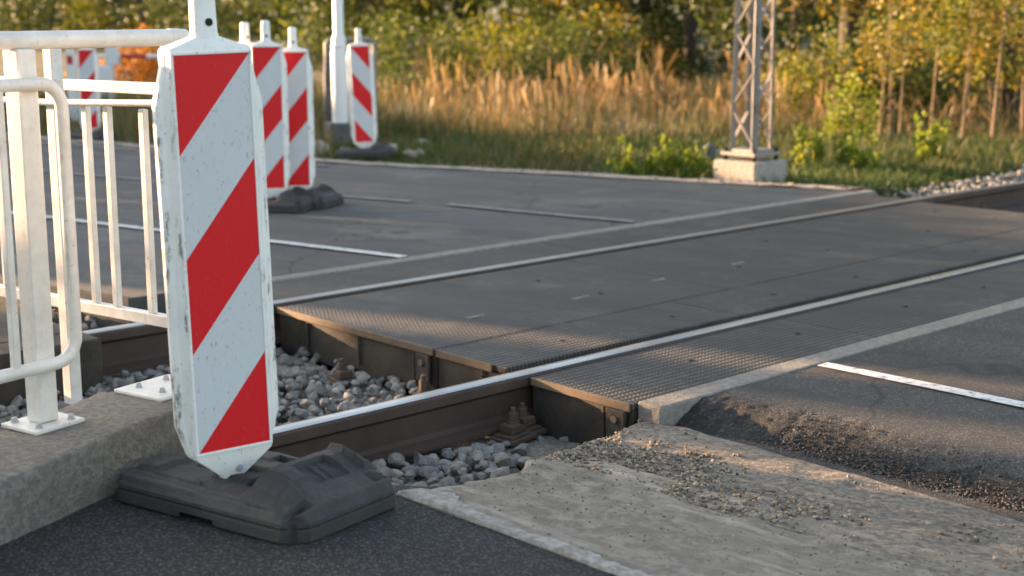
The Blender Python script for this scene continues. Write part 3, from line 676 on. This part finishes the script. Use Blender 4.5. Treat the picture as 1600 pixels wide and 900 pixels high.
def foot_h(x, y):                             # top of the rubber foot, x along its length
    def sm(a, b, t): k = np.clip((t - a) / (b - a), 0, 1); return k * k * (3 - 2 * k)
    def rect(cx, cy, hx, hy, e=.005): return sm(-e, e, hx - np.abs(x - cx)) * sm(-e, e, hy - np.abs(y - cy))
    ax, ay = FL / 2 - np.abs(x), FW / 2 - np.abs(y); e = np.minimum(ax, ay)
    h = .046 + .012 * sm(.0, .012, e) + .004 * rect(-.02, 0, .20, .15)
    # raised block at one end: flat crest falling to a chamfered end, with side buttresses
    crest = np.minimum(sm(.070, .105, x), 1) * np.clip((FL / 2 - .004 - x) / .12, 0, 1) ** .8
    wedge = np.clip(1.15 - np.abs(y - .02) / .15, 0, 1); wedge = np.minimum(wedge * 2.2, 1)
    h = h + .050 * crest * wedge
    h = h + .016 * rect(.155, -.115, .045, .022, .006) * (1 - crest * .3) + .016 * rect(.155, .14, .05, .018, .006)
    h = h - .014 * rect(.165, .02, .038, .055, .004) * crest
    h = h + .004 * rect(.165, .035, .026, .006, .002) + .004 * rect(.165, .010, .026, .006, .002) + .003 * rect(.150, .022, .005, .02, .002)
    h = h - .030 * rect(.048, .105, .018, .045, .003) - .024 * rect(.050, -.035, .012, .040, .003)
    h = h - .022 * rect(-.015, .125, .040, .020, .003)
    h = h + .008 * rect(-.015, 0, .055, .060, .004) - .014 * rect(-.015, 0, .034, .030, .003)
    h = h + .012 * rect(-.215, 0, .032, .12, .008) - .008 * rect(-.12, -.02, .030, .012, .003) - .008 * rect(-.12, .07, .030, .012, .003)
    for yy in (-.13, .10): h = h + .006 * rect(-.11, yy, .07, .005, .003)
    notch = rect(.235, 0, .012, .5, .003) * sm(.10, .11, np.abs(y)); h = h * (1 - notch) + .050 * notch
    h = h + .0035 * fbm(x * 30, y * 30, 77) + .0025 * fbm(x * 110, y * 110, 79)
    return h
def make_foot(parent):
    nx, ny = 230, 156; xs = np.linspace(-FL / 2, FL / 2, nx); ys = np.linspace(-FW / 2, FW / 2, ny)
    X, Y = np.meshgrid(xs, ys); Z = foot_h(X, Y); c = .035
    # chamfer the plan corners
    over = np.clip((np.abs(X) - (FL / 2 - c)) + (np.abs(Y) - (FW / 2 - c)) - c, 0, None); X = X - np.sign(X) * over * .5; Y = Y - np.sign(Y) * over * .5
    V = [np.stack([X, Y, Z], -1).reshape(-1, 3)]; idx = np.arange(nx * ny).reshape(ny, nx)
    Fc = [np.stack([idx[:-1, :-1], idx[:-1, 1:], idx[1:, 1:], idx[1:, :-1]], -1).reshape(-1, 4)]
    loop = np.concatenate([idx[0, :], idx[1:, -1], idx[-1, -2::-1], idx[-2:0:-1, 0]]); n = len(loop); base = nx * ny
    top = V[0][loop]
    for k, (zz, out) in enumerate(((.042, .007), (.034, .008), (.030, .004), (.026, .009), (.004, .010), (.0, .006))):
        P = top.copy(); d = P[:, :2] / np.array([FL / 2, FW / 2]); P[:, :2] += np.sign(d) * (np.abs(d) > .93) * out; P[:, 2] = zz
        P[:, 2] += (.012 if zz < .01 else 0) * (np.abs(P[:, 0] - .0) < .05) * (np.abs(d[:, 1]) > .95)
        V.append(P); prev = loop if k == 0 else np.arange(base + (k - 1) * n, base + k * n); cur = np.arange(base + k * n, base + (k + 1) * n)
        Fc.append(np.stack([prev, cur, np.roll(cur, -1), np.roll(prev, -1)], -1))
    o = np_mesh('rubber_foot', np.concatenate(V), np.concatenate(Fc), M['foot'], parent, smooth=True)
    o.data.set_sharp_from_angle(angle=R(32)); return o
# the near beacon
f1, f2, f3 = gs(188, 790), gs(470, 864), gs(606, 780); fc = (f1 + f3) / 2; fa = math.atan2(f2.y - f1.y, f2.x - f1.x)
zs_ = zf(SW(fc)[0])
be = make_beacon('large scuffed red and white striped beacon on a black rubber foot beside the kerb')
tip = gz(362, 752, zs_ + .05); be.location = (tip.x, tip.y, zs_ + .014); be.rotation_euler = (R(.6), R(-1.5), R(33)); be.scale = (.96, .96, .962)
ft = make_foot(be); ft.matrix_parent_inverse = Matrix.Identity(4)
# foot in the beacon's frame
bm_ = Matrix.LocRotScale(be.location, be.rotation_euler, be.scale)
slope = math.atan((zf(SW(fc)[0] + .2) - zf(SW(fc)[0] - .2)) / .4)
fm = Matrix.Translation(Vector((fc.x, fc.y, zs_))) @ Matrix.Rotation(slope, 4, Vector((-TY, TX, 0)) * -1.0) @ Matrix.Rotation(fa, 4, 'Z')
ft.matrix_local = bm_.inverted() @ fm
ml = make_beacon('proto'); proto = ml; make_foot(ml); mir = make_beacon('proto', True); make_foot(mir)
for c in proto.children:
    if c.name.startswith('rubber_foot'): c.rotation_euler = (0, 0, R(-25)); c.scale = (1, 1, 1)
for c in mir.children:
    if c.name.startswith('rubber_foot'): c.rotation_euler = (0, 0, R(-10))
def put_beacon(src, u, v, z, sc, rz, label, tilt=0.0, first=False):
    o = src if first else copy_tree(src); p = gz(u, v, z); o.location = p; o.scale = (sc,) * 3; o.rotation_euler = (0, R(tilt), rz); tag(o, label); return o
put_beacon(proto, 465, 319, -.002, .905, R(6), 'striped beacon standing rightmost in the cluster on the road, its whole front showing', 0, True)
put_beacon(proto, 424, 325, -.002, .94, R(12), 'striped beacon half hidden behind the nearest one, an orange glint at its top', 0)
put_beacon(proto, 392, 318, -.002, .93, R(48), 'beacon almost wholly hidden, only its white grip showing over the nearest one', 0)
put_beacon(mir, 571, 243, .0, .87, R(10), 'striped beacon beside the white pole, its stripes falling to the right', -2.2, True)
put_beacon(proto, 143, 217, .0, .80, R(4), 'small far striped beacon seen through the white railings', 0)

# ------------------------------------------------------------------ lattice mast, box, pole, posts, barrier
mb = T(4.93, 2.93, -.08); mast = thing('lattice_mast', 'grey steel lattice mast on a concrete block beside the track', 'mast', mb, TANG)
m = MB(); m.box((0, 0, .085), (.37, .37, .25)); m.build('foundation_block', M['block_concrete'], mast, bevel=.012)
zz = .21
m = MB(); m.box((0, 0, zz + .044), (.30, .30, .024)); m.box((0, 0, zz + .062), (.235, .235, .03)); m.build('base_frame', M['mast'], mast, bevel=.004)
for a, b in ((-1, -1), (1, -1), (1, 1), (-1, 1)):
    m = MB(); m.lathe([(.018, 0), (.018, .034), (.012, .036), (.012, .085), (.008, .087)], (a * .125, b * .125, zz), 10); m.build('anchor_bolt', M['dark'], mast)
HM = 5.6
def leg_at(a, b, z): k = 1.02 * (.098 - .040 * (z - zz) / HM); return Vector((a * k, b * k, z))
for a, b in ((-1, -1), (1, -1), (1, 1), (-1, 1)):
    m = MB(); p, q = leg_at(a, b, zz + .05), leg_at(a, b, HM)
    o_ = Vector((-a * .016, 0, 0)); m.bar(p + o_, q + o_, .04, .006); o_ = Vector((0, -b * .016, 0)); m.bar(p + o_ + Vector((a * .004, 0, 0)), q + o_ + Vector((a * .004, 0, 0)), .006, .036)
    m.build('leg', M['mast'], mast)
cn = [(-1, -1), (1, -1), (1, 1), (-1, 1)]
for f_ in range(4):
    m = MB(); a, b = cn[f_], cn[(f_ + 1) % 4]; z = zz + .10; k = 0
    while z < HM - .3:
        p = leg_at(*(a if k % 2 else b), z); q = leg_at(*(b if k % 2 else a), z + .255); m.bar(p, q, .024, .006); z += .27; k += 1
    m.build('lattice_bracing', M['mast'], mast)
m = MB(); m.box((0, 0, HM), (.14, .14, .02)); m.build('top_plate', M['mast'], mast, bevel=.004)
p = gz(1108, 262, -.06); bxo = thing('junction_box', 'small rounded grey box on a short peg left of the lattice mast', 'junction box', p, R(20))
m = MB(); m.lathe([(.012, -.02), (.014, .075)], n=10); m.build('peg', M['bark_tan'], bxo)
m = MB(); m.loft([[Vector((r * math.copysign(abs(math.cos(a)) ** .7, math.cos(a)), r * .8 * math.copysign(abs(math.sin(a)) ** .7, math.sin(a)), z)) for a in [2 * math.pi * j / 20 for j in range(20)]] for r, z in ((.035, .065), (.048, .075), (.050, .15), (.044, .172), (.022, .182), (.018, .195))]); m.build('housing', M['dark_concrete'], bxo, smooth=40)
m = MB(); m.tube([(.045, .0, .115), (.09, .02, .12), (.16, .06, .12)], .014, 10); m.build('conduit', M['mast'], bxo, smooth=40)
pp = gz(533, 222, -.02); po = thing('white_pole', 'tall white steel pole with a thick lower sleeve on a concrete block', 'pole', pp, R(20))
m = MB(); m.lathe([(.074, .15), (.074, .80), (.068, .84), (.064, .86), (.062, .93), (.052, .955), (.046, .97), (.044, 5.2), (.030, 5.22)], n=20); m.build('shaft', M['pole'], po, smooth=40)
m = MB(); m.box((.0, 0, .05), (.26, .26, .26)); m.build('pole_footing', M['dark_concrete'], po, bevel=.02)
m = MB(); m.lathe([(.068, .848), (.072, .852), (.072, .868), (.068, .872)], n=20); m.build('collar', M['pole'], po, smooth=40)
p = gy(517, 195, 13.9); cp = thing('concrete_post', 'dark leaning concrete post behind the white pole', 'post', (p.x, p.y, -.06), R(15))
m = MB(); m.loft([[Vector((a * k, b * k, z)) for a, b in ((-1, -1), (1, -1), (1, 1), (-1, 1))] for z, k in ((0, .062), (.6, .056), (.80, .045))]); m.build('shaft', M['dark_concrete'], cp, bevel=.008)
g0, g1 = gy(510, 90, 14.2), gy(585, 92, 14.4)
hr = thing('tube_barrier', 'bent grey tube hoop rising behind the white pole and beacon', 'hoop barrier', (g0.x, g0.y, -.06), math.atan2(g1.y - g0.y, g1.x - g0.x)); Lh = (g1 - g0).length
pa = [(0, 0, 0), (.0, 0, .80)] + [(.06 - .06 * math.cos(R(a)), 0, .88 + .06 * math.sin(R(a))) for a in (15, 40, 65, 90)] + [(Lh - .06 + .06 * math.sin(R(a)), 0, .88 + .06 * math.cos(R(a))) for a in (0, 25, 50, 75, 90)] + [(Lh, 0, 0)]
m = MB(); m.tube(pa, .024, 12); m.build('hoop', M['mast'], hr, smooth=50)
m = MB(); m.tube([(-.02, 0, .62), (Lh + .02, 0, .62)], .008, 8); m.build('cross_bar', M['mast'], hr)
# far barrier seen through the railings
q0, q1 = gy(150, 90, 19), gy(300, 89, 19)
bb = thing('barrier_boom', 'distant red and white barrier boom seen through the railing', 'barrier', (q0.x, q0.y, -.03), 0)
m = MB(); n_ = 8; Lb = q1.x - q0.x + 1.4
for i in range(n_): m.tube([(i * Lb / n_, 0, .60), ((i + 1) * Lb / n_, 0, .60)], .028, 10, i % 2)
m.build('boom', [M['pole'], M['red']], bb)
m = MB(); m.box((.22, 0, .62), (.16, .12, .28)); m.build('drive_housing', M['pole'], bb, bevel=.02)
m = MB(); m.box((.12, 0, .24), (.20, .14, .48)); m.build('stand', M['pole'], bb, bevel=.02)
p = gz(116, 190, -.02); mp = thing('marker_post', 'thin white marker post left of the far striped beacon', 'marker post', p, 0)
m = MB(); m.loft([[Vector((a * .045, b * .03, z)) for a, b in ((-1, -1), (1, -1), (1, 1), (-1, 1))] for z in (0, .74, .77)]); m.build('shaft', M['pole'], mp, bevel=.01)
m = MB(); m.box((0, -.031, .66), (.06, .004, .09)); m.build('reflector', M['red'], mp)
def rock(u, v, z, r, label, mat='pale_gravel'):
    var, Fc = stone_variants(3, 1); p = gz(u, v, z); o = np_mesh('rubble_stone', var[0] * r, Fc, M[mat], smooth=True); o.location = (p.x, p.y, z + r * .35); tag(o, label, 'stone', 'stones by the white pole')
rock(497, 241, -.01, .13, 'rounded pale stone at the foot of the white pole', 'block_concrete')
rock(612, 236, -.01, .07, 'pale stone right of the far beacon foot'); rock(642, 246, -.005, .075, 'orange-lit lump on the road edge right of the far beacon', 'sand')
rock(655, 243, -.02, .06, 'small grey stone at the right end of the rubble', 'block_concrete'); rock(540, 243, -.01, .09, 'sandy lump just left of the far beacon foot', 'sand'); rock(660, 224, -.04, .06, 'lone pale stone in the grass beyond the rubble')

# ------------------------------------------------------------------ vegetation
def leaves(n, clumps, csize, leaf, seed, flat=.5, aspect=.55):
    r = np.random.default_rng(seed); c = clumps[r.integers(0, len(clumps), n)]
    P = c + r.normal(size=(n, 3)) * csize; a = r.normal(size=(n, 3)); a[:, 2] *= flat; a /= np.linalg.norm(a, axis=1)[:, None]
    nz = r.normal(size=(n, 3)) + np.array([0, 0, .6]); b = np.cross(a, nz); b /= np.linalg.norm(b, axis=1)[:, None]
    L = leaf * r.uniform(.6, 1.3, n)[:, None]; W = L * aspect
    V = np.stack([P - a * L * .5, P + b * W * .5 + a * L * .05, P + a * L * .5, P - b * W * .5 + a * L * .05], 1).reshape(-1, 3)
    Fc = np.arange(n * 4).reshape(n, 4); cl = r.uniform(0, 1, len(clumps))
    tint = np.repeat(np.clip(r.normal(.45, .22, n), 0, 1), 4); return V, Fc, tint
def ellip(n, rad, z0, z1, r, low=0.0):
    P = []
    while len(P) < n:
        q = r.uniform(-1, 1, 3)
        d = q[0] ** 2 + q[1] ** 2 + (q[2] if low == 0 else max(q[2], 0)) ** 2
        if d < 1 and d > .12: P.append((q[0] * rad, q[1] * rad, (z0 + z1) / 2 + q[2] * (z1 - z0) / 2))
    return np.array(P)
def tree(name, label, cat, X, Y, H, z0, rad, n, leaf, mat, group, trunk=.09, seed=0, bmat='bark_dark', stems=1, csize=None, nclump=60, low=1.0):
    r = np.random.default_rng(seed + 100); o = thing(name, label, cat, (X, Y, -.08), r.uniform(0, 6), group)
    m = MB()
    for k in range(stems):
        b = r.normal(size=2) * (.05 + .10 * (stems > 1)); tp = r.normal(size=2) * rad * (.18 if stems == 1 else .5)
        pts = [(b[0] + (tp[0] - b[0]) * q ** 1.5 + .04 * H * .1 * math.sin(q * 7 + k), b[1] + (tp[1] - b[1]) * q ** 1.5, q * H * .85 - .05) for q in (0, .1, .25, .45, .65, .85, 1)]
        tr = trunk * (1 if stems == 1 else r.uniform(.6, 1)); m.tube(pts, [tr * (1.25 - 1.05 * i / 6) for i in range(7)], 8)
        for j in range(6):
            i = r.integers(2, 6); p = Vector(pts[i]); an = r.uniform(0, 6.28); L = rad * r.uniform(.4, .85)
            q = p + Vector((math.cos(an) * L, math.sin(an) * L, L * r.uniform(-.1, .7))); mid_ = (p + q) / 2 + Vector((0, 0, L * .12)); m.tube([p, mid_, q], [tr * .38, tr * .25, tr * .1], 6)
    m.build('trunk' if stems == 1 else 'stems', M[bmat], o, smooth=60)
    cl = ellip(nclump, rad, z0, H, r, low); V, Fc, t = leaves(int(n * 1.5), cl, csize or rad * .095, leaf * 1.0, seed)
    np_mesh('crown' if stems == 1 else 'foliage', V, Fc, M[mat], o, t); return o
def at(u, Y): return (u - 800) / F * Y
G1, G2, G3 = 'trees beyond the dry grass', 'bushes in front of the trees', 'saplings at the right edge of the grass'
TREES = [
 # u, Y, H, z0, rad, n, leaf, mat, label
 (25, 48, 8, .0, 3.6, 8000, .19, 'leaf_dark', 'dark tree at the upper left, far behind the railing'),
 (95, 42, 7, .1, 3.0, 7000, .16, 'leaf_dark', 'dark green tree over the nearer railing post'),
 (165, 62, 10, .2, 3.6, 6000, .2, 'leaf_green', 'hazy pale green tree farthest off at the left'),
 (235, 40, 7, .25, 2.5, 8000, .15, 'leaf_yellow', 'yellow-green tree over the top tube of the railing'),
 (420, 34, 7, .05, 2.7, 9000, .13, 'leaf_dark', 'dark green tree above the cluster of beacons'),
 (520, 31, 6.5, .0, 2.6, 10000, .12, 'leaf_green', 'dark drooping tree behind the white pole'),
 (610, 29.5, 6.5, .15, 2.3, 9000, .12, 'leaf_green', 'green tree just right of the white pole'),
 (715, 28.5, 7, .15, 1.8, 7000, .11, 'leaf_yellow', 'yellowish tree behind the dry grass left of centre'),
 (800, 31, 8, .0, 2.3, 7000, .13, 'leaf_green', 'mid green tree in the second row near the centre'),
 (860, 26, 6, .1, 1.7, 7500, .10, 'leaf_yellow', 'bright yellow-green tree at the centre of the tree line'),
 (945, 25, 6, .1, 1.5, 6000, .10, 'leaf_green', 'green tree right of the bright central tree'),
 (1000, 24.5, 7, .35, 1.5, 6000, .10, 'leaf_gold', 'golden autumn tree left of the lattice mast'),
 (1075, 24, 7, .0, 1.8, 7000, .11, 'leaf_dark', 'dark tree close to the left of the lattice mast'),
 (1150, 25.5, 7, .0, 1.9, 6500, .11, 'leaf_green', 'tree standing right behind the lattice mast'),
 (1240, 22, 6, .1, 1.6, 6000, .10, 'leaf_dark', 'dark tree to the right of the lattice mast'),
 (1332, 19.5, 7, 1.3, 1.8, 5000, .10, 'leaf_gold', 'tree with a bare dark trunk right of the mast'),
 (1420, 19, 6, .35, 1.4, 7000, .085, 'leaf_gold', 'golden green tree between bare trunk and right edge'),
 (1500, 20, 6.5, .0, 1.7, 7000, .09, 'leaf_dark', 'dark tree behind the saplings at the right'),
 (1575, 16, 5.5, .55, 1.1, 7500, .075, 'leaf_yellow', 'bright yellow tree at the right edge of the picture'),
]
for i, (u, Y, H, z0, rad, n, leaf, mat, lab) in enumerate(TREES):
    tree('autumn_tree', lab, 'tree', at(u, Y), Y, H, z0, rad, n, leaf, mat, G1, .16 if u == 1332 else .10, 10 + i, nclump=75)
BUSH = [
 (205, 22, .85, .0, .75, 2600, .075, 'leaf_orange', 'orange autumn bush seen through the railing'),
 (650, 20.5, 1.1, .0, .9, 2600, .075, 'leaf_green', 'low green bush at the left end of the dry grass'),
 (755, 21.5, 1.0, .0, .9, 2200, .075, 'leaf_yellow', 'low yellowish bush behind the dry grass, left of centre'),
 (905, 20.5, 1.1, .0, .8, 2400, .075, 'leaf_green', 'low green bush behind the dry grass, at the centre'),
 (1290, 16, 1.0, .1, .55, 1800, .06, 'leaf_yellow', 'yellow bush in the grass right of the mast'),
 (1330, 13.2, .62, .05, .26, 700, .05, 'leaf_weed', 'small bright yellow-green shrub alone in the tall grass'),
 (1405, 16, 1.25, .15, .7, 3000, .065, 'leaf_green', 'leafy green bush left of the saplings'),
 (1470, 16.5, 1.1, .05, .6, 2400, .065, 'leaf_yellow', 'yellow-green bush among the saplings'),
]
for i, (u, Y, H, z0, rad, n, leaf, mat, lab) in enumerate(BUSH):
    tree('bush', lab, 'bush', at(u, Y), Y, H, z0, rad, n, leaf, mat, G2, .018, 60 + i, 'bark_tan', 5, nclump=30, csize=rad * .2)
names = ['leftmost of the thin bare-stemmed saplings, left of the leafy green bush', 'pair-stemmed sapling before the leafy green bush', 'thin tan sapling right of the leafy green bush', 'leaning tan sapling in the middle of the saplings', 'sapling with a forked stem among the right saplings', 'thin sapling second from the right edge', 'rightmost sapling under the bright yellow tree']
for i, (u, lab) in enumerate(zip((1390, 1412, 1462, 1497, 1522, 1557, 1588), names)):
    Y = 13.2 + (i * 37 % 5) * .3; H = 1.7 + .5 * (i % 3)
    tree('sapling', lab, 'sapling', at(u, Y), Y, H, .65, .34, 500, .06, 'leaf_yellow' if i % 2 else 'leaf_gold', G3, .015, 80 + i, 'bark_tan', 2 if i % 3 == 1 else 1, nclump=14, csize=.09)
# far wood closing the view
r = np.random.default_rng(5); N = 26000
xs_ = r.uniform(-60, 75, N); P = np.stack([xs_, 62 + 10 * r.uniform(size=N) + .004 * xs_ ** 2, 11 * r.uniform(0, 1, N) ** 1.6], -1)
V, Fc, t = leaves(N, P, .25, .75, 9); o = np_mesh('far_wood', V, Fc, M['leaf_dark'], tint=t); tag(o, 'far wood closing the view behind the trees', 'wood', kind='stuff')
# grass
def blades(name, P, hmin, hmax, wd, lean, mat, label, seed, head=False):
    r = np.random.default_rng(seed); n = len(P); h = r.uniform(hmin, hmax, n) * np.clip(.85 + 1.3 * fbm(P[:, 0] * .55, P[:, 1] * .55, 90), .45, 1.2); an = r.uniform(0, 6.28, n); d = np.stack([np.cos(an), np.sin(an), 0 * an], -1); sd = np.stack([-np.sin(an), np.cos(an), 0 * an], -1)
    az = r.uniform(0, 6.28, n); sd = np.stack([np.cos(az), np.sin(az), 0 * az], -1); ln = (r.uniform(0, lean, n) * h)[:, None]
    W = wd * r.uniform(.6, 1.3, n)[:, None]; up = np.array([0, 0, 1.]); hh = h[:, None]
    mid = P + up * hh * .55 + d * ln * .3; tp = P + up * hh * (1 - .15 * lean) + d * ln
    if head: ws = (.5, .45, 1.9)
    else: ws = (1, .75, .12)
    V = np.stack([P - sd * W * ws[0] * .5, P + sd * W * ws[0] * .5, mid + sd * W * ws[1] * .5, mid - sd * W * ws[1] * .5, tp + sd * W * ws[2] * .5, tp - sd * W * ws[2] * .5], 1)
    k = 6
    if head:
        t2 = tp + (tp - mid) * .28; V = np.concatenate([V, np.stack([t2 + sd * W * .15, t2 - sd * W * .15], 1)], 1); k = 8
    V = V.reshape(-1, 3); i = np.arange(n)[:, None] * k
    Fs = [i + np.array([[0, 1, 2, 3]]), i + np.array([[3, 2, 4, 5]])]
    if head: Fs.append(i + np.array([[5, 4, 6, 7]]))
    t = np.repeat(np.clip(r.normal(.5, .25, n), 0, 1), k); o = np_mesh(name, V, np.concatenate(Fs), M[mat], tint=t); tag(o, label, 'grass', kind='stuff')
def verge(n, y0, y1, u0, u1, seed, dens=None, z=-.085, margin=.25):
    r = np.random.default_rng(seed); Y = r.uniform(y0, y1, n); X = (r.uniform(u0, u1, n) - 800) / F * Y
    dx, dy = X - OX, Y - OY; s = TX * dx + TY * dy; w = -TY * dx + TX * dy
    k = (w > 2.12) & (s > s_edge(w) + margin)
    if dens is not None: k &= r.uniform(size=n) < dens(X, Y)
    Z = z + np.interp(w, [2.05, 2.3, 3, 14, 40], [-.1, -.03, -.005, .02, .18]); return np.stack([X, Y, Z], -1)[k]
lush = lambda x, y: np.clip(.25 + 3.0 * fbm(x * .9, y * .9, 3) + .25, 0.03, 1)
blades('grass', verge(60000, 9.5, 16, 250, 1800, 1, lush), .04, .15, .011, .8, 'grass_green', 'short green grass along the far road edge', 1)
blades('grass', verge(22000, 9.0, 13.5, 930, 1800, 21, None, margin=.18), .05, .18, .011, .7, 'grass_green', 'thicker green grass round the mast block', 21)
blades('grass', verge(26000, 10.8, 14.8, 480, 1800, 22, lambda x, y: np.clip(.35 + 1.8 * fbm(x * .8, y * .8, 33), .03, 1)), .05, .22, .010, .9, 'grass_mixed', 'low brownish grass on the verge', 22)
blades('grass', verge(24000, 13.6, 22, 380, 1800, 2, lambda x, y: np.clip(.5 + 2.2 * fbm(x * .7, y * .7, 13), .05, 1)), .10, .42, .011, .8, 'grass_mixed', 'olive and brown meadow grass', 2)
blades('grass', verge(4800, 14.0, 21, 520, 1750, 3, lambda x, y: np.clip(.25 + 4.0 * fbm(x * .9, y * .9, 23), .03, 1)), .24, .48, .009, .7, 'grass_dry', 'tall dry straw-coloured grass with seed heads', 3, True)
blades('grass', verge(9000, 11, 22, -250, 520, 4, None), .12, .45, .012, .5, 'grass_mixed', 'rough grass behind the left railing', 4)
blades('grass', verge(1700, 13.4, 19, 650, 1700, 6, lambda x, y: (vnoise(x * 1.3, y * 1.3, 8) > .62) * 1.0),   .40, .74, .014, .35, 'grass_dry', 'clusters of tall golden stalks standing above the meadow', 6, True)
# yellow-green weeds by the mast
def weed(u, Y, H, label, seed, group='yellow-green weeds'):
    r = np.random.default_rng(seed); X = at(u, Y); o = thing('weed_plant', label, 'weed', (X, Y, -.085), r.uniform(0, 6), group)
    m = MB(); cl = []
    for k in range(5):
        a = r.uniform(0, 6.28); q = Vector((math.cos(a), math.sin(a), 0)) * r.uniform(.01, .09); tp_ = q * 1.6 + Vector((0, 0, H * r.uniform(.75, 1.35))); m.tube([q * .4, (q + tp_) / 2, tp_], [.005, .004, .002], 5)
        for z in np.linspace(.25, 1, 7): cl.append(tuple(q * .4 + (tp_ - q * .4) * z))
    m.build('stems', M['leaf_weed'], o); V, Fc, t = leaves(170, np.array(cl), .016, .055, seed, 2.5); np_mesh('foliage', V, Fc, M['leaf_weed'], o, t)
ords = ['first', 'second', 'third', 'fourth', 'fifth', 'sixth', 'seventh']
for i, (u, H) in enumerate(((975, .20), (998, .24), (1022, .18), (1042, .25), (1066, .22), (1087, .20), (1103, .14))): weed(u, 10.35 - .0011 * (u - 975) + .02 * (i % 3), H, f'bright yellow-green weed left of the mast block, {ords[i]} from the left in its row', 200 + i)
for i, (u, Y, H) in enumerate(((1245, 11.0, .26), (1278, 11.2, .24), (1318, 11.0, .27), (1342, 11.1, .22), (1362, 10.9, .18), (1440, 11.4, .3), (1462, 11.5, .32))): weed(u, Y, H, f'bright yellow-green weed right of the mast block, {ords[i]} from the left', 220 + i)
# unseen hedge added left of the view to throw shade over the crossing
def hedge(X, Y, H, wid, n, label, seed, gaps=()):
    r = np.random.default_rng(seed); o = thing('shade_hedge_shrub', label, 'hedge shrub', (X, Y, -.1), 0, 'unseen hedge added for shade')
    m = MB()
    for k in range(5): 
        a = r.uniform(-.4, .4); m.tube([(r.uniform(-.1, .1), a * .4, 0), (r.uniform(-.2, .2), a * wid * .6, H * .5), (r.uniform(-.3, .3), a * wid, H * .9)], [.035, .025, .01], 6)
    m.build('stems', M['bark_dark'], o)
    P = np.stack([r.uniform(-.45, .45, n), r.uniform(-wid / 2, wid / 2, n), H * r.uniform(0, 1, n) ** .8], -1)
    P[:, 2] *= 1 - .10 * r.uniform(0, 1, n) * (np.abs(P[:, 1]) / (wid / 2)) ** 2
    for g0_, g1_, keep in gaps:
        yh = P[:, 1] + Y + .489 * P[:, 0]; k = (yh > g0_) & (yh < g1_) & (r.uniform(size=len(P)) > keep); P = P[~k]
    V, Fc, t = leaves(len(P), P, .03, .12, seed, .8, .75)
    # each leaf sits on its own sampled point
    np_mesh('foliage', V, Fc, M['leaf_dark'], o, t)
SUN_GAPS = [(10.28, 10.56, .0), (9.05, 9.48, .08), (9.66, 9.95, .08), (8.70, 9.05, .25), (12.9, 13.0, .2), (14.55, 14.65, .3), (15.7, 15.78, .25), (16.05, 16.2, .3)]  # openings in the added hedge, placed so sun streaks reach the ground
y = -3.2; i = 0
while y < 21:
    wid = 1.7; yc = y + wid / 2; H = float(np.interp(yc, [-3, 7, 9, 11, 14, 16, 18, 21], [2.7, 2.5, 2.5, 2.5, 2.5, 2.3, 2.05, 1.8]))
    hedge(-11, yc, H, wid + .25, 7000, f'dense dark hedge shrub left of the road, {ords[i % 7]} of row {ords[i // 7]}', 300 + i, SUN_GAPS); y += wid; i += 1

# ------------------------------------------------------------------ light
AZ = Vector((-1.223, .598, 0)).normalized(); EL = R(9.0)
to_sun = (AZ * math.cos(EL) + Vector((0, 0, math.sin(EL)))).normalized()
sd = bpy.data.lights.new('sun', 'SUN'); sd.energy = 5.0; sd.angle = R(.6); sd.color = (1.0, .62, .34)
so = bpy.data.objects.new('sun', sd); C.objects.link(so); so.rotation_euler = to_sun.to_track_quat('Z', 'Y').to_euler()
wd = bpy.data.worlds.new('World'); scene.world = wd; wd.use_nodes = True; nt = wd.node_tree
sk = nt.nodes.new('ShaderNodeTexSky'); sk.sky_type = 'NISHITA'; sk.sun_disc = False; sk.sun_elevation = EL; sk.sun_rotation = math.atan2(AZ.x, AZ.y); sk.air_density = 1.0; sk.dust_density = 2.0
bg = nt.nodes['Background']; bg.inputs['Strength'].default_value = .105
hs = nt.nodes.new('ShaderNodeHueSaturation'); hs.inputs['Saturation'].default_value = .72; nt.links.new(sk.outputs[0], hs.inputs['Color']); nt.links.new(hs.outputs[0], bg.inputs[0])

# ------------------------------------------------------------------ camera and view
cd = bpy.data.cameras.new('camera'); co = bpy.data.objects.new('camera', cd); C.objects.link(co); scene.camera = co
co.location = (0, 0, CAMH); co.rotation_euler = (math.pi / 2 - TH, 0, 0); cd.sensor_width = 36; cd.lens = 36 * F / 1600; cd.clip_start = .05; cd.clip_end = 2000
cd.dof.use_dof = True; cd.dof.focus_distance = 3.75; cd.dof.aperture_fstop = 3.2
vs = scene.view_settings; vs.view_transform = 'Standard'; vs.look = 'None'; vs.exposure = 2.58; vs.gamma = 1; vs.use_curve_mapping = False
scene.cycles.use_denoising = True; scene.cycles.max_bounces = 8; scene.cycles.use_adaptive_sampling = True
